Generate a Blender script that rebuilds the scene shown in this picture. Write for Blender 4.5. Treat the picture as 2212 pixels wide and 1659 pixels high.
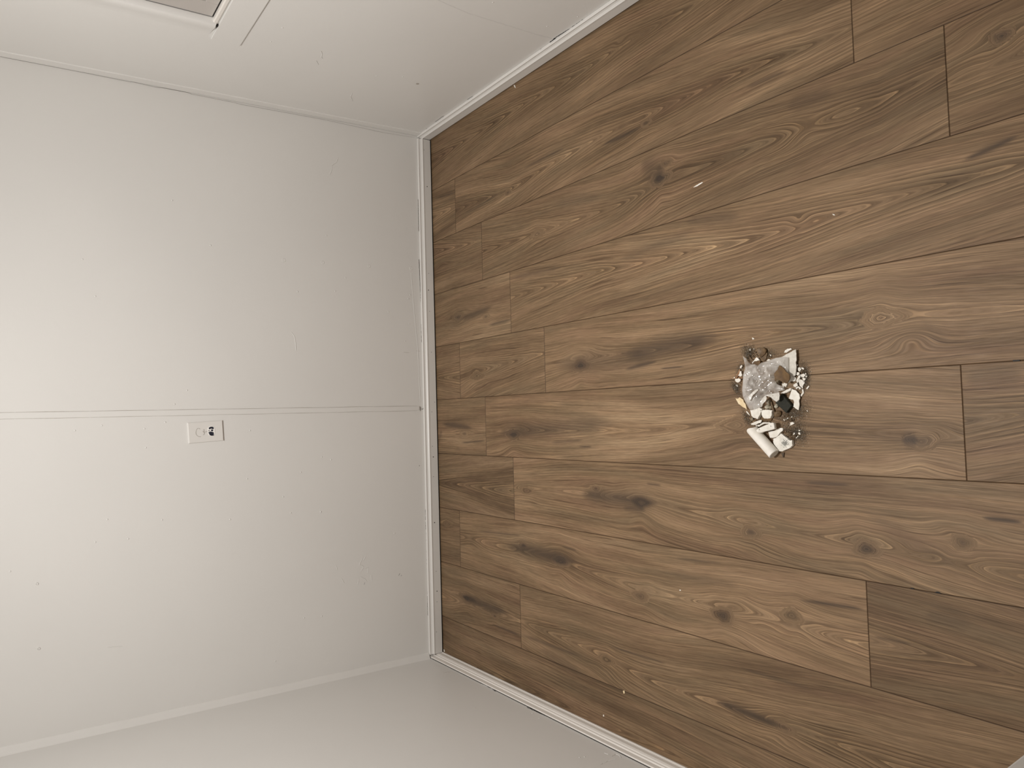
import bpy, bmesh, math, random
import numpy as np
from mathutils import Vector, Matrix
from mathutils.geometry import delaunay_2d_cdt

S = bpy.context.scene
for o in list(bpy.data.objects):
    bpy.data.objects.remove(o, do_unlink=True)

# ------------------------------------------------------------------ camera, light, exposure
H = 1.5031
cd = bpy.data.cameras.new('camera')
cam = bpy.data.objects.new('camera', cd)
S.collection.objects.link(cam)
# rows: image right, image down, forward, in world axes (the phone was held sideways)
CR = ((-0.024955693484391132, -0.5879672814665233, -0.8084996532389975),
      (-0.9986018708409828, 0.05236093610050177, -0.007255061927247735),
      (0.046599537718760124, 0.8071882111970821, -0.5884519307376369))
rx, dn, fw = (Vector(r) for r in CR)
m3 = Matrix((rx, -dn, -fw)).transposed()
cam.matrix_world = Matrix.Translation((0, 0, H)) @ m3.to_4x4()
cd.sensor_fit = 'HORIZONTAL'
cd.sensor_width = 36.0
cd.lens = 36.0 * 1534.816 / 2212.0
cd.clip_start = 0.02
S.camera = cam

S.view_settings.view_transform = 'Standard'
S.view_settings.look = 'None'
S.view_settings.gamma = 1.0
S.view_settings.use_curve_mapping = False
S.view_settings.exposure = 0.0

w = bpy.data.worlds.new('World')
S.world = w
w.use_nodes = True
w.node_tree.nodes['Background'].inputs[0].default_value = (0.02, 0.022, 0.03, 1)
w.node_tree.nodes['Background'].inputs[1].default_value = 0.3

LAMP = (0.10, 1.32, 2.36)
ld = bpy.data.lights.new('ceiling_light_bulb', 'AREA')
ld.shape = 'DISK'
ld.size = 0.26
ld.energy = 34.5
ld.color = (1.0, 0.975, 0.955)
lo = bpy.data.objects.new('ceiling_light_bulb', ld)
lo.location = (LAMP[0], LAMP[1], LAMP[2] - 0.075)
S.collection.objects.link(lo)

# ------------------------------------------------------------------ room numbers (metres)
U = 0.2232
D, DW, XR, XL = 2.5953, 2.6100, 1.2086, -0.9751
AR, AL, TR, TL, SB = -0.000317, -0.010257, -0.044492, 0.020202, 0.008148
YN, ZC = -0.95, 2.42


def RW(y, z, off=0.0):
    return Vector((XR + AR * (y - D) + TR * z - off, y, z))


def LW(y, z, off=0.0):
    return Vector((XL + AL * (y - D) + TL * z + off, y, z))


def BW(x, z, off=0.0):
    return Vector((x, DW + SB * x - off, z))


# ------------------------------------------------------------------ helpers
def tag(o, label=None, cat=None, group=None, kind=None):
    if label: o['label'] = label
    if cat: o['category'] = cat
    if group: o['group'] = group
    if kind: o['kind'] = kind
    return o


def obj(name, bm, mats, parent=None, smooth=False):
    me = bpy.data.meshes.new(name)
    bm.normal_update()
    bm.to_mesh(me)
    bm.free()
    for m in (mats if isinstance(mats, (list, tuple)) else [mats]):
        me.materials.append(m)
    if smooth:
        me.polygons.foreach_set('use_smooth', [True] * len(me.polygons))
    o = bpy.data.objects.new(name, me)
    S.collection.objects.link(o)
    if parent: o.parent = parent
    return o


def empty(name, loc):
    o = bpy.data.objects.new(name, None)
    o.empty_display_size = 0.05
    o.location = loc
    S.collection.objects.link(o)
    return o


def face(bm, pts, mi=0):
    f = bm.faces.new([bm.verts.new(p) for p in pts])
    f.material_index = mi
    return f


def box(bm, lo_, hi_, fn=None, mi=0):
    fn = fn or (lambda a, b, c: Vector((a, b, c)))
    x0, y0, z0 = lo_
    x1, y1, z1 = hi_
    v = [bm.verts.new(fn(*c)) for c in ((x0, y0, z0), (x1, y0, z0), (x1, y1, z0), (x0, y1, z0),
                                        (x0, y0, z1), (x1, y0, z1), (x1, y1, z1), (x0, y1, z1))]
    fs = []
    for q in ((0, 3, 2, 1), (4, 5, 6, 7), (0, 1, 5, 4), (1, 2, 6, 5), (2, 3, 7, 6), (3, 0, 4, 7)):
        f = bm.faces.new([v[i] for i in q])
        f.material_index = mi
        fs.append(f)
    return fs


def fix(bm):
    bmesh.ops.recalc_face_normals(bm, faces=bm.faces[:])


def bevel_mod(o, wd, seg=2):
    m = o.modifiers.new('bevel', 'BEVEL')
    m.width = wd
    m.segments = seg
    m.limit_method = 'ANGLE'
    m.angle_limit = math.radians(35)


# ------------------------------------------------------------------ materials
def newmat(name):
    m = bpy.data.materials.new(name)
    m.use_nodes = True
    nt = m.node_tree
    return m, nt, nt.nodes['Principled BSDF']


def lin(r, g, b):
    f = lambda c: (c / 255 / 12.92) if c / 255 <= 0.04045 else ((c / 255 + 0.055) / 1.055) ** 2.4
    return (f(r), f(g), f(b), 1.0)


def N(nt, kind, **kw):
    n = nt.nodes.new(kind)
    for k, v in kw.items():
        setattr(n, k, v)
    return n


def math_node(nt, op, a, b=None, c=None, clamp=False):
    n = nt.nodes.new('ShaderNodeMath')
    n.operation = op
    n.use_clamp = clamp
    for i, v in enumerate((a, b, c)):
        if v is None: continue
        if isinstance(v, (int, float)): n.inputs[i].default_value = v
        else: nt.links.new(v, n.inputs[i])
    return n.outputs[0]


def mixc(nt, fac, a, b, blend='MIX'):
    n = nt.nodes.new('ShaderNodeMix')
    n.data_type = 'RGBA'
    n.blend_type = blend
    for s, v in ((n.inputs[0], fac), (n.inputs[6], a), (n.inputs[7], b)):
        if isinstance(v, (int, float)): s.default_value = v
        elif isinstance(v, tuple): s.default_value = v
        else: nt.links.new(v, s)
    return n.outputs[2]


def noise(nt, vec, scale, detail=2.0, rough=0.5, dist=0.0):
    n = nt.nodes.new('ShaderNodeTexNoise')
    n.inputs['Scale'].default_value = scale
    n.inputs['Detail'].default_value = detail
    n.inputs['Roughness'].default_value = rough
    n.inputs['Distortion'].default_value = dist
    nt.links.new(vec, n.inputs['Vector'])
    return n.outputs['Fac']


def ramp(nt, fac, stops, interp='LINEAR'):
    n = nt.nodes.new('ShaderNodeValToRGB')
    n.color_ramp.interpolation = interp
    el = n.color_ramp.elements
    while len(el) < len(stops): el.new(0.5)
    for e, (p, c) in zip(el, stops):
        e.position = p
        e.color = c if isinstance(c, tuple) else (c, c, c, 1)
    nt.links.new(fac, n.inputs[0])
    return n.outputs[0]


def bump(nt, bsdf, height, strength, dist):
    b = nt.nodes.new('ShaderNodeBump')
    b.inputs['Strength'].default_value = strength
    b.inputs['Distance'].default_value = dist
    nt.links.new(height, b.inputs['Height'])
    nt.links.new(b.outputs[0], bsdf.inputs['Normal'])


def mottled(name, c1, c2, scale=30, rough=0.6, bs=0.15, bd=0.002, detail=4, spec=0.4, dirt=None):
    m, nt, p = newmat(name)
    geo = N(nt, 'ShaderNodeTexCoord').outputs['Object']
    n = noise(nt, geo, scale, detail, 0.6)
    r = ramp(nt, n, [(0.35, c1), (0.65, c2)])
    if dirt:
        d = noise(nt, geo, dirt[0], 5, 0.65)
        msk = ramp(nt, d, [(dirt[1], 0.0), (dirt[1] + 0.07, 1.0)])
        r = mixc(nt, msk, r, dirt[2])
    nt.links.new(r, p.inputs['Base Color'])
    p.inputs['Roughness'].default_value = rough
    p.inputs['Specular IOR Level'].default_value = spec
    bump(nt, p, noise(nt, geo, scale * 4, 3, 0.6), bs, bd)
    return m


def paint(name, base, rough=0.42, peel=260, bs=0.10, extra=None):
    m, nt, p = newmat(name)
    geo = N(nt, 'ShaderNodeTexCoord').outputs['Object']
    n = noise(nt, geo, 2.2, 3, 0.5)
    c1 = tuple(c * 0.985 for c in base[:3]) + (1,)
    c2 = tuple(min(1, c * 1.015) for c in base[:3]) + (1,)
    nt.links.new(ramp(nt, n, [(0.3, c1), (0.7, c2)]), p.inputs['Base Color'])
    p.inputs['Roughness'].default_value = rough
    p.inputs['Specular IOR Level'].default_value = 0.35
    h = math_node(nt, 'ADD', noise(nt, geo, peel, 2, 0.5), math_node(nt, 'MULTIPLY', noise(nt, geo, 22, 3, 0.5), 1.6))
    bump(nt, p, h, bs, 0.0012)
    return m


WALLC = lin(221, 219, 215)
M_wall = paint('wall_paint', WALLC)
M_ceil = paint('ceiling_paint', lin(226, 222, 214), 0.8)
M_trim = paint('trim_paint', lin(228, 223, 216), 0.33, 120, 0.05)
M_board = paint('baseboard_paint', lin(217, 214, 209), 0.36, 160, 0.10)
M_crack = mottled('crack_dark', lin(70, 60, 48), lin(95, 84, 70), 80)
M_black = mottled('gap_black', lin(12, 10, 8), lin(22, 18, 14), 60)
M_smudge_shade = mottled('smudge_shade_grey', lin(165, 158, 150), lin(185, 178, 168), 60)  # wall smudges, and the painted gap shade beside the seam strip


# ------------------------------------------------------------------ floor wood material
def wood_material():
    m, nt, p = newmat('oak_laminate')
    g = N(nt, 'ShaderNodeAttribute', attribute_name='grain').outputs['Vector']
    st = N(nt, 'ShaderNodeAttribute', attribute_name='stain').outputs['Color']
    sg = N(nt, 'ShaderNodeSeparateXYZ'); nt.links.new(g, sg.inputs[0])
    ss = N(nt, 'ShaderNodeSeparateColor'); nt.links.new(st, ss.inputs[0])
    G, Sx, Z = sg.outputs
    stain, ring, edge = ss.outputs[0], ss.outputs[1], ss.outputs[2]

    def vec(a, b, c=1.0):
        n = N(nt, 'ShaderNodeCombineXYZ')
        nt.links.new(math_node(nt, 'MULTIPLY', G, a), n.inputs[0])
        nt.links.new(math_node(nt, 'MULTIPLY', Sx, b), n.inputs[1])
        nt.links.new(math_node(nt, 'MULTIPLY', Z, c), n.inputs[2])
        return n.outputs[0]
    # broad tone along the board
    broad = noise(nt, vec(16, 1.6, 3.1), 1.0, 3, 0.55)
    col = ramp(nt, broad, [(0.30, WD[0]), (0.46, WD[1]), (0.58, WD[2]), (0.74, WD[3])])
    hue = noise(nt, vec(24, 2.6, 5.7), 1.0, 2, 0.5)
    col = mixc(nt, ramp(nt, hue, [(0.52, 0.0), (0.72, 0.30)]), col, WD[4])   # pinkish
    col = mixc(nt, ramp(nt, hue, [(0.30, 0.42), (0.48, 0.0)]), col, WD[5])  # olive grey
    # medium streaks following the grain
    med = noise(nt, vec(215, 3.0, 9.3), 1.0, 3, 0.6)
    col = mixc(nt, 1.0, col, ramp(nt, med, [(0.30, (0.78, 0.76, 0.73, 1)), (0.5, (1, 1, 1, 1)), (0.70, (1.15, 1.14, 1.13, 1))]), 'MULTIPLY')
    patch = ramp(nt, noise(nt, vec(26, 2.2, 6.1), 1.0, 2, 0.5), [(0.36, 0.25), (0.60, 1.0)])
    lin2 = noise(nt, vec(460, 4.0, 3.7), 1.0, 2, 0.55)
    l2 = ramp(nt, lin2, [(0.31, (0.64, 0.61, 0.58, 1)), (0.45, (0.97, 0.97, 0.97, 1)), (0.56, (1.03, 1.03, 1.02, 1)), (0.68, (1.38, 1.36, 1.32, 1))])
    col = mixc(nt, patch, col, mixc(nt, 1.0, col, l2, 'MULTIPLY'))
    fine = noise(nt, vec(760, 24, 2.3), 1.0, 2, 0.65)
    col = mixc(nt, 1.0, col, ramp(nt, fine, [(0.28, (0.80, 0.79, 0.77, 1)), (0.72, (1.19, 1.19, 1.19, 1))]), 'MULTIPLY')
    # rings : saw tooth, cream line then dark latewood fading out
    wob = noise(nt, vec(60, 7.0, 4.4), 1.0, 2, 0.5)
    ph = math_node(nt, 'ADD', math_node(nt, 'MULTIPLY', G, 118.0), math_node(nt, 'MULTIPLY', wob, 1.6))
    fr = math_node(nt, 'FRACT', ph)
    amp = math_node(nt, 'MULTIPLY', ring, ramp(nt, noise(nt, vec(30, 3.0, 7.7), 1.0, 2, 0.5), [(0.34, 0.40), (0.58, 1.0)]))
    rc = ramp(nt, fr, [(0.0, (1.5, 1.5, 1.42, 1)), (0.09, (1.5, 1.5, 1.42, 1)), (0.15, (0.58, 0.55, 0.52, 1)), (0.45, (0.77, 0.76, 0.74, 1)), (0.80, (1.02, 1.02, 1.01, 1)), (0.95, (1.12, 1.12, 1.1, 1))])
    col = mixc(nt, math_node(nt, 'MULTIPLY', amp, 1.0, clamp=True), col, mixc(nt, 1.0, col, rc, 'MULTIPLY'))
    # short dark cracks
    ck = noise(nt, vec(190, 4.2, 11.0), 1.0, 2, 0.45)
    ckm = ramp(nt, ck, [(0.685, 0.0), (0.73, 0.60)])
    col = mixc(nt, ckm, col, WD[6])
    # knots and heart stains, broken up by the fibres
    sm = math_node(nt, 'MULTIPLY', stain, math_node(nt, 'ADD', 0.15, math_node(nt, 'MULTIPLY', math_node(nt, 'ADD', med, lin2), 0.8)), clamp=True)
    col = mixc(nt, sm, col, WD[7])
    col = mixc(nt, math_node(nt, 'MULTIPLY', edge, 0.72), col, WD[8])
    tone = N(nt, 'ShaderNodeAttribute', attribute_name='stain').outputs['Alpha']  # plank tone including the painted light falloff
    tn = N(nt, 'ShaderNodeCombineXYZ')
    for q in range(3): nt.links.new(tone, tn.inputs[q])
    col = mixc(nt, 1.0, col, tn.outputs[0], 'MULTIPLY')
    nt.links.new(col, p.inputs['Base Color'])
    p.inputs['Specular IOR Level'].default_value = 0.22
    nt.links.new(ramp(nt, fine, [(0.2, 0.62), (0.8, 0.46)]), p.inputs['Roughness'])
    bump(nt, p, math_node(nt, 'ADD', fine, math_node(nt, 'MULTIPLY', med, 0.8)), 0.12, 0.0008)
    return m


WD = [lin(107, 86, 65), lin(123, 101, 77), lin(134, 110, 85), lin(150, 126, 99),
      lin(129, 99, 79), lin(110, 95, 74), lin(64, 45, 30), lin(66, 55, 46), lin(62, 44, 28)]
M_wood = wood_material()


# ------------------------------------------------------------------ floor planks
def wobble(s, seed, amp):
    r = random.Random(seed)
    v = np.zeros_like(s)
    for k in range(5):
        v += amp / (k + 1) * np.sin(s * (2.3 + 3.1 * k) + r.uniform(0, 6.28))
    return v


# knot: (X, Y, half length, half width, swirl metres, stain)
KN = [
    # row A / B
    ((1.1092, 1.4695, 0.017, 0.0069), .010, .0), ((0.8159, 2.0581, 0.0255, 0.0101), .012, .5), ((0.8321, 1.3793, 0.0279, 0.012), .016, .6),
    # row C
    ((0.6575, 1.3347, 0.0596, 0.0312), .036, 1.1), ((0.6939, 1.3075, 0.0263, 0.0116), .012, .5), ((0.6406, 0.8894, 0.0379, 0.0181), .018, 0),
    ((0.6258, 1.8942, 0.0552, 0.0175), .016, .1), ((0.6821, 0.4951, 0.0259, 0.0172), .034, 1.0), ((0.6476, 2.5273, 0.0445, 0.0135), .012, .0),
    # row D
    ((0.4067, 2.4165, 0.0621, 0.0242), .024, .9), ((0.3828, 2.2177, 0.0309, 0.0123), .014, .5), ((0.4375, 0.9177, 0.0161, 0.0086), .012, 0),
    # row E
    ((0.1577, 1.6902, 0.0645, 0.0294), .030, .7), ((0.1885, 0.7414, 0.0647, 0.0291), .040, .0), ((0.1417, 0.6776, 0.0315, 0.0187), .022, 0), ((0.1623, 2.2909, 0.0701, 0.0214), .014, .2),
    # row F
    ((-0.0609, 2.3904, 0.0407, 0.0146), .016, .5), ((-0.0645, 2.0612, 0.0769, 0.0298), .028, .7), ((-0.0336, 1.113, 0.0797, 0.0301), .034, .1), ((-0.0686, 0.6738, 0.0481, 0.0241), .040, .6),
    # row G
    ((-0.2575, 1.9899, 0.0474, 0.0161), .018, .3), ((-0.2262, 1.6363, 0.0291, 0.0128), .016, .5), ((-0.2546, 1.445, 0.0602, 0.0265), .032, .9), ((-0.2971, 1.0822, 0.0392, 0.0204), .030, .7),
    ((-0.2992, 0.7956, 0.0393, 0.0236), .040, .95), ((-0.2873, 0.6925, 0.0265, 0.0074), .010, 0), ((-0.2617, 0.6074, 0.0272, 0.0195), .026, .35),
    # row H
    ((-0.4308, 2.537, 0.0511, 0.0171), .016, .3), ((-0.4833, 2.357, 0.0462, 0.0161), .014, .2), ((-0.4499, 2.017, 0.0323, 0.0129), .014, .6), ((-0.4764, 1.8162, 0.0695, 0.0257), .030, .9),
    ((-0.5229, 1.4627, 0.0467, 0.0212), .028, .6), ((-0.5184, 1.1764, 0.0479, 0.0282), .036, .95), ((-0.5082, 1.0687, 0.0284, 0.0078), .010, 0), ((-0.4777, 0.9804, 0.0378, 0.0214), .026, .4),
    # row I
    ((-0.7048, 2.3997, 0.0801, 0.0271), .028, .9), ((-0.7343, 2.2059, 0.0301, 0.0119), .014, .5), ((-0.7404, 1.612, 0.052, 0.0195), .016, .1), ((-0.7432, 1.0111, 0.0363, 0.0151), .020, .5),
]
# stain streaks: two ends, half width in metres, strength
SK = [
    ((0.8303, 1.5621), (0.8303, 1.3975), .007, .9), ((0.8051, 1.0462), (0.8014, 0.9253), .006, .7), ((0.8121, 2.3581), (0.8255, 2.1315), .006, .5),
    ((0.7232, 1.4024), (0.6683, 1.3222), .030, .45), ((0.5138, 1.2503), (0.4835, 1.0749), .016, .45), ((0.5043, 2.0626), (0.4906, 1.7645), .008, .5),
    ((0.4615, 1.4987), (0.4817, 1.2204), .014, .4), ((0.4731, 0.5709), (0.4913, 0.4781), .006, 1.0), ((0.1755, 0.6617), (0.1239, 0.6129), .010, .15),
    ((0.3952, 2.3994), (0.4162, 2.1791), .014, .7), ((0.3494, 2.2035), (0.354, 2.0604), .005, .8),
    ((0.1745, 1.814), (0.1574, 1.3662), .036, .50), ((0.1733, 1.4925), (0.1964, 1.1587), .026, .70), ((0.1296, 1.4945), (0.1444, 1.3668), .006, .7),
    ((0.1228, 1.3558), (0.1222, 1.2748), .0025, 1.0), ((-0.0194, 2.5616), (-0.0409, 2.3322), .012, .8), ((-0.0979, 2.4195), (-0.0865, 2.2373), .004, .9),
    ((-0.0565, 2.1446), (-0.0269, 1.5501), .030, .62), ((-0.0864, 1.8496), (-0.074, 1.6873), .006, .6), ((-0.1008, 1.7149), (-0.0966, 1.6453), .0022, 1.0),
    ((-0.0691, 0.7116), (-0.0687, 0.6808), .014, .8), ((-0.2497, 1.706), (-0.2522, 1.385), .024, .85), ((-0.28, 1.5225), (-0.2782, 1.43), .010, .5),
    ((-0.2006, 1.4264), (-0.2045, 1.3657), .003, .9), ((-0.1642, 0.9361), (-0.1635, 0.8214), .004, .8), ((-0.2108, 0.5732), (-0.2123, 0.5047), .004, 1.2),
    ((-0.463, 2.1179), (-0.4678, 1.7378), .022, .85), ((-0.4303, 2.3154), (-0.4146, 2.0182), .004, .7), ((-0.4238, 1.8045), (-0.4266, 1.736), .003, .9),
    ((-0.3926, 1.3163), (-0.3846, 1.1715), .004, .6), ((-0.4345, 0.9548), (-0.4254, 0.8037), .004, 1.1), ((-0.4838, 0.7917), (-0.48, 0.7118), .003, .7),
    ((-0.7063, 2.427), (-0.7082, 2.1283), .018, .85), ((-0.7659, 2.2194), (-0.7664, 2.0441), .004, .9), ((-0.7664, 2.0441), (-0.7603, 1.7177), .006, .6),
    ((-0.6944, 1.61), (-0.6873, 1.371), .003, .9), ((-0.7377, 1.2053), (-0.743, 1.0171), .012, 1.0), ((-0.7911, 1.9299), (-0.8183, 1.7202), .020, .35),
    ((-0.6388, 1.1278), (-0.6323, 0.93), .004, .6), ((0.9313, 2.5814), (0.9151, 2.4136), .004, .7), ((0.8745, 1.963), (0.8753, 1.7359), .004, .8),
    ((-0.1064, 2.6032), (-0.0482, 2.5627), .014, .5), ((-0.0473, 0.8157), (-0.0708, 0.7007), .012, .15), ((-0.4165, 0.6865), (-0.4113, 0.5988), .02, .25),
    ((0.7143, 0.9355), (0.7031, 0.8216), .02, .35), ((0.7053, 1.7908), (0.6763, 1.569), .02, .3), ((-0.0977, 0.8285), (-0.1152, 0.7591), .01, .1),
    ((-0.2198, 0.7937), (-0.3112, 0.6261), .018, .25), ((-0.4431, 1.3598), (-0.4382, 1.1183), .012, .3), ((0.0502, 0.5879), (0.053, 0.4914), .02, .4),
]
# cathedral axes per plank (row, order): axis points, elongation, +1 closed towards the near side
CA = {
    (0, 0): ([(1.0927, 2.5554), (1.1024, 1.7615), (1.1049, 1.46), (1.0983, 1.2233)], .092, 1),
    (1, 1): ([(0.8355, 2.3991), (0.8153, 2.0494), (0.8543, 1.5818), (0.8567, 1.1206), (0.8357, 0.8823), (0.8373, 0.7749)], .092, 1),
    (1, 0): ([(0.8526, 2.5845), (0.8539, 2.4341)], .092, 1),
    (2, 1): ([(0.6446, 2.2068), (0.6296, 1.8684), (0.6304, 1.5305), (0.6515, 1.0137), (0.6345, 0.7226), (0.6516, 0.5952)], .092, 1),
    (2, 0): ([(0.7012, 2.571), (0.6779, 2.2372)], .092, 1),
    (2, 2): ([(0.621, 0.5883), (0.6311, 0.4625)], .092, -1),
    (3, 1): ([(0.4276, 2.0573), (0.4401, 1.5796), (0.4228, 1.0915), (0.4273, 0.7473), (0.4317, 0.6403), (0.434, 0.4868)], .092, 1),
    (4, 0): ([(0.1686, 2.5807), (0.1626, 2.4159)], .092, -1),
    (4, 1): ([(0.1641, 2.4089), (0.208, 1.9382)], .092, 1),
    (4, 2): ([(0.1782, 1.8628), (0.186, 1.1738), (0.1886, 0.8906), (0.177, 0.602), (0.17, 0.4856)], .045, 1),
    (5, 1): ([(-0.0568, 2.2361), (-0.0413, 1.3082), (-0.0474, 0.8579), (-0.0606, 0.6055)], .045, 1),
    (5, 2): ([(-0.0251, 0.5876), (-0.0138, 0.4948)], .092, 1),
    (6, 0): ([(-0.2602, 2.5902), (-0.2632, 2.0724)], .092, -1),
    (6, 1): ([(-0.2542, 2.0608), (-0.2512, 1.4198), (-0.2747, 1.0838), (-0.2897, 0.7676), (-0.3056, 0.5094)], .045, -1),
    (7, 1): ([(-0.4712, 2.4347), (-0.4719, 1.816), (-0.4991, 1.4616), (-0.4956, 1.121), (-0.5098, 0.8078)], .045, -1),
    (7, 2): ([(-0.483, 0.7966), (-0.4969, 0.5189)], .092, 1),
    (8, 0): ([(-0.7334, 2.5714), (-0.718, 2.0584)], .045, 1),
    (8, 1): ([(-0.7202, 2.0312), (-0.7386, 1.6323), (-0.7489, 1.3327), (-0.7444, 1.0051), (-0.7329, 0.8388)], .092, -1),
    (9, 0): ([(-0.961, 2.5076), (-0.9352, 1.6411)], .045, 1),
}
LINES = {0: [3.2, 1.9, -1.2], 1: [3.2, 2.4207, 0.772, -1.2], 2: [3.2, 2.235, 0.5914, -1.2], 3: [3.2, 2.0587, 0.41, -1.2],
         4: [3.2, 2.4127, 1.870, 0.222, -1.2], 5: [3.2, 2.237, 0.5946, -1.2], 6: [3.2, 2.0663, 0.418, -1.2],
         7: [3.2, 2.4394, 0.800, -1.2], 8: [3.2, 2.0453, 0.397, -1.2], 9: [3.2, 1.55, -1.2]}
LINES[0] = [3.2, -0.1, -1.2]
LINES[9] = [3.2, -0.1, -1.2]


TONE_FALLOFF = {(0, 0): 0.90, (1, 0): 0.92, (1, 1): 0.93, (2, 0): 0.86, (2, 1): 0.95, (3, 0): 0.95, (3, 1): 1.05, (4, 0): 0.95, (4, 1): 0.98, (4, 2): 1.10,
        (5, 0): 1.0, (5, 1): 1.08, (5, 2): 0.98, (6, 0): 0.84, (6, 1): 1.06, (7, 0): 0.84, (7, 1): 1.04, (7, 2): 0.88, (8, 0): 0.90, (8, 1): 0.96, (9, 0): 0.82}  # plank tone variation, with light falloff towards the walls painted in


def build_floor():
    V, F, GR, ST = [], [], [], []
    base = 0
    for row in range(-0, 10):
        x0 = (4.3566 - row) * U
        x1 = x0 + U
        if row == 0: x1 = XR + 0.03
        if row == 9: x0 = XL - 0.06
        ys = LINES[row]
        for k in range(len(ys) - 1):
            yb, ya = ys[k], ys[k + 1]
            yb = min(yb, DW + 0.03)
            ya = max(ya, YN - 0.02)
            if yb <= ya: continue
            ge, gd = 0.0008, 0.0011          # painted micro bevel
            fineY = ya < 2.7
            ns = max(2, int((yb - ya) / 0.0045))
            nt_ = max(2, int((x1 - x0) / 0.0036))
            sy = np.concatenate([[ya, ya + ge], np.linspace(ya + 2.4 * ge, yb - 2.4 * ge, ns), [yb - ge, yb]])
            sx = np.concatenate([[x0, x0 + ge], np.linspace(x0 + 2.4 * ge, x1 - 2.4 * ge, nt_), [x1 - ge, x1]])
            X, Y = np.meshgrid(sx, sy)
            Zz = np.zeros_like(X)
            e = np.zeros_like(X)
            e[0, :] = e[-1, :] = 1
            e[:, 0] = e[:, -1] = 1
            Zz[e > 0] = -gd
            ek = e.copy()
            ek[1, :] = ek[-2, :] = 1
            ek[:, 1] = ek[:, -2] = 1
            seed = (row * 7 + k * 13) % 23 + 0.37 * row
            T = X + wobble(Y, row * 31 + k, 0.0035)
            key = (row, k)
            ring = np.full_like(X, 0.30)
            if key in CA:
                ax, al, sgn = CA[key]
                ax = sorted(ax, key=lambda q: q[1])
                ty = np.interp(Y, [q[1] for q in ax], [q[0] for q in ax]) + wobble(Y, row * 5 + k + 3, 0.0045)
                d = T - ty
                wid = 0.0055
                g = np.sqrt(d * d + wid * wid) - sgn * al * Y
                ring = 0.30 + 0.75 * np.exp(-(d / 0.045) ** 2)
                if al < .05: ring = 0.25 + 0.55 * np.exp(-(d / 0.04) ** 2)
            else:
                g = T * 1.0 + 0.02 * Y
            stn = np.zeros_like(X)
            for (kx, ky, ls, lt), A, sd in KN:
                if not (x0 - .01 < kx < x1 + .01 and ya < ky < yb): continue
                q = ((Y - ky) / (ls * 1.5)) ** 2 + ((X - kx) / (lt * 1.5)) ** 2
                bmp = np.exp(-q)
                th_ = np.arctan2((X - kx) / lt, (Y - ky) / ls)
                ex = 1.35 if ls > 0.05 else 2.0
                q1 = (np.abs((Y - ky) / ls) ** ex + np.abs((X - kx) / lt) ** ex) ** (1 / ex) * (1 + 0.10 * np.sin(3 * th_ + kx * 40) + 0.05 * np.sin(7 * th_ + ky * 50))
                if sd >= 0.3 or ls > 0.05:
                    # the grain parts around the knot, the knot has its own rings
                    off = (X - kx)
                    g = g - off * 0.92 * np.exp(-(q1 / 1.9) ** 2) * 1.0
                    m_ = np.clip((0.80 - q1) / 0.30, 0, 1)
                    m_ = m_ * m_ * (3 - 2 * m_)
                    g0 = float(kx)
                    g = g * (1 - m_) + m_ * (g0 + q1 * lt * 1.5)
                else:
                    g = g + A * 1.15 * bmp
                stn += sd * 0.75 * np.exp(-(q1 / 0.42) ** 2) + sd * 0.26 * np.exp(-(q1 / 0.95) ** 2)
                ring = np.maximum(ring, 0.95 * np.exp(-(q1 / 1.7) ** 2))
            for a, b, wd_, sd in SK:
                cx, cy = (a[0] + b[0]) / 2, (a[1] + b[1]) / 2
                if not (x0 - .01 < cx < x1 + .01 and ya < cy < yb): continue
                ux, uy = b[0] - a[0], b[1] - a[1]
                L = math.hypot(ux, uy)
                ux, uy = ux / L, uy / L
                al_ = ((X - cx) * ux + (Y - cy) * uy) / (L / 2)
                ac = (X - cx) * -uy + (Y - cy) * ux + wobble(Y, int(cx * 999) % 97, 0.0022)
                tap = np.clip(1 - al_ ** 2, 0.02, 1) ** 0.5
                stn += sd * 0.85 * np.exp(-(ac / (wd_ * tap)) ** 2) * (np.abs(al_) < 1.15) * np.clip(1.3 - np.abs(al_) ** 3, 0, 1)
            V.append(np.stack([X, Y, Zz], -1).reshape(-1, 3))
            GR.append(np.stack([g, Y, np.full_like(X, seed)], -1).reshape(-1, 3))
            ST.append(np.stack([np.clip(stn, 0, 1), np.clip(ring, 0, 1), ek, np.full_like(X, TONE_FALLOFF.get((row, k), 1.0))], -1).reshape(-1, 4))
            ny, nx = X.shape
            idx = np.arange(ny * nx).reshape(ny, nx) + base
            F.append(np.stack([idx[:-1, :-1], idx[:-1, 1:], idx[1:, 1:], idx[1:, :-1]], -1).reshape(-1, 4))
            base += ny * nx
    V = np.concatenate(V); F = np.concatenate(F); GR = np.concatenate(GR); ST = np.concatenate(ST)
    me = bpy.data.meshes.new('floor')
    me.vertices.add(len(V)); me.loops.add(F.size); me.polygons.add(len(F))
    me.vertices.foreach_set('co', V.astype(np.float32).ravel())
    me.loops.foreach_set('vertex_index', F.astype(np.int32).ravel())
    me.polygons.foreach_set('loop_start', np.arange(0, F.size, 4, dtype=np.int32))
    me.update(calc_edges=True)
    a = me.attributes.new('grain', 'FLOAT_VECTOR', 'POINT')
    a.data.foreach_set('vector', GR.astype(np.float32).ravel())
    a = me.attributes.new('stain', 'FLOAT_COLOR', 'POINT')
    a.data.foreach_set('color', ST.astype(np.float32).ravel())
    me.materials.append(M_wood)
    o = bpy.data.objects.new('floor', me)
    S.collection.objects.link(o)
    return tag(o, 'brown oak-look plank floor with dark knots and swirling grain', 'floor', kind='structure')


floor = build_floor()

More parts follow.
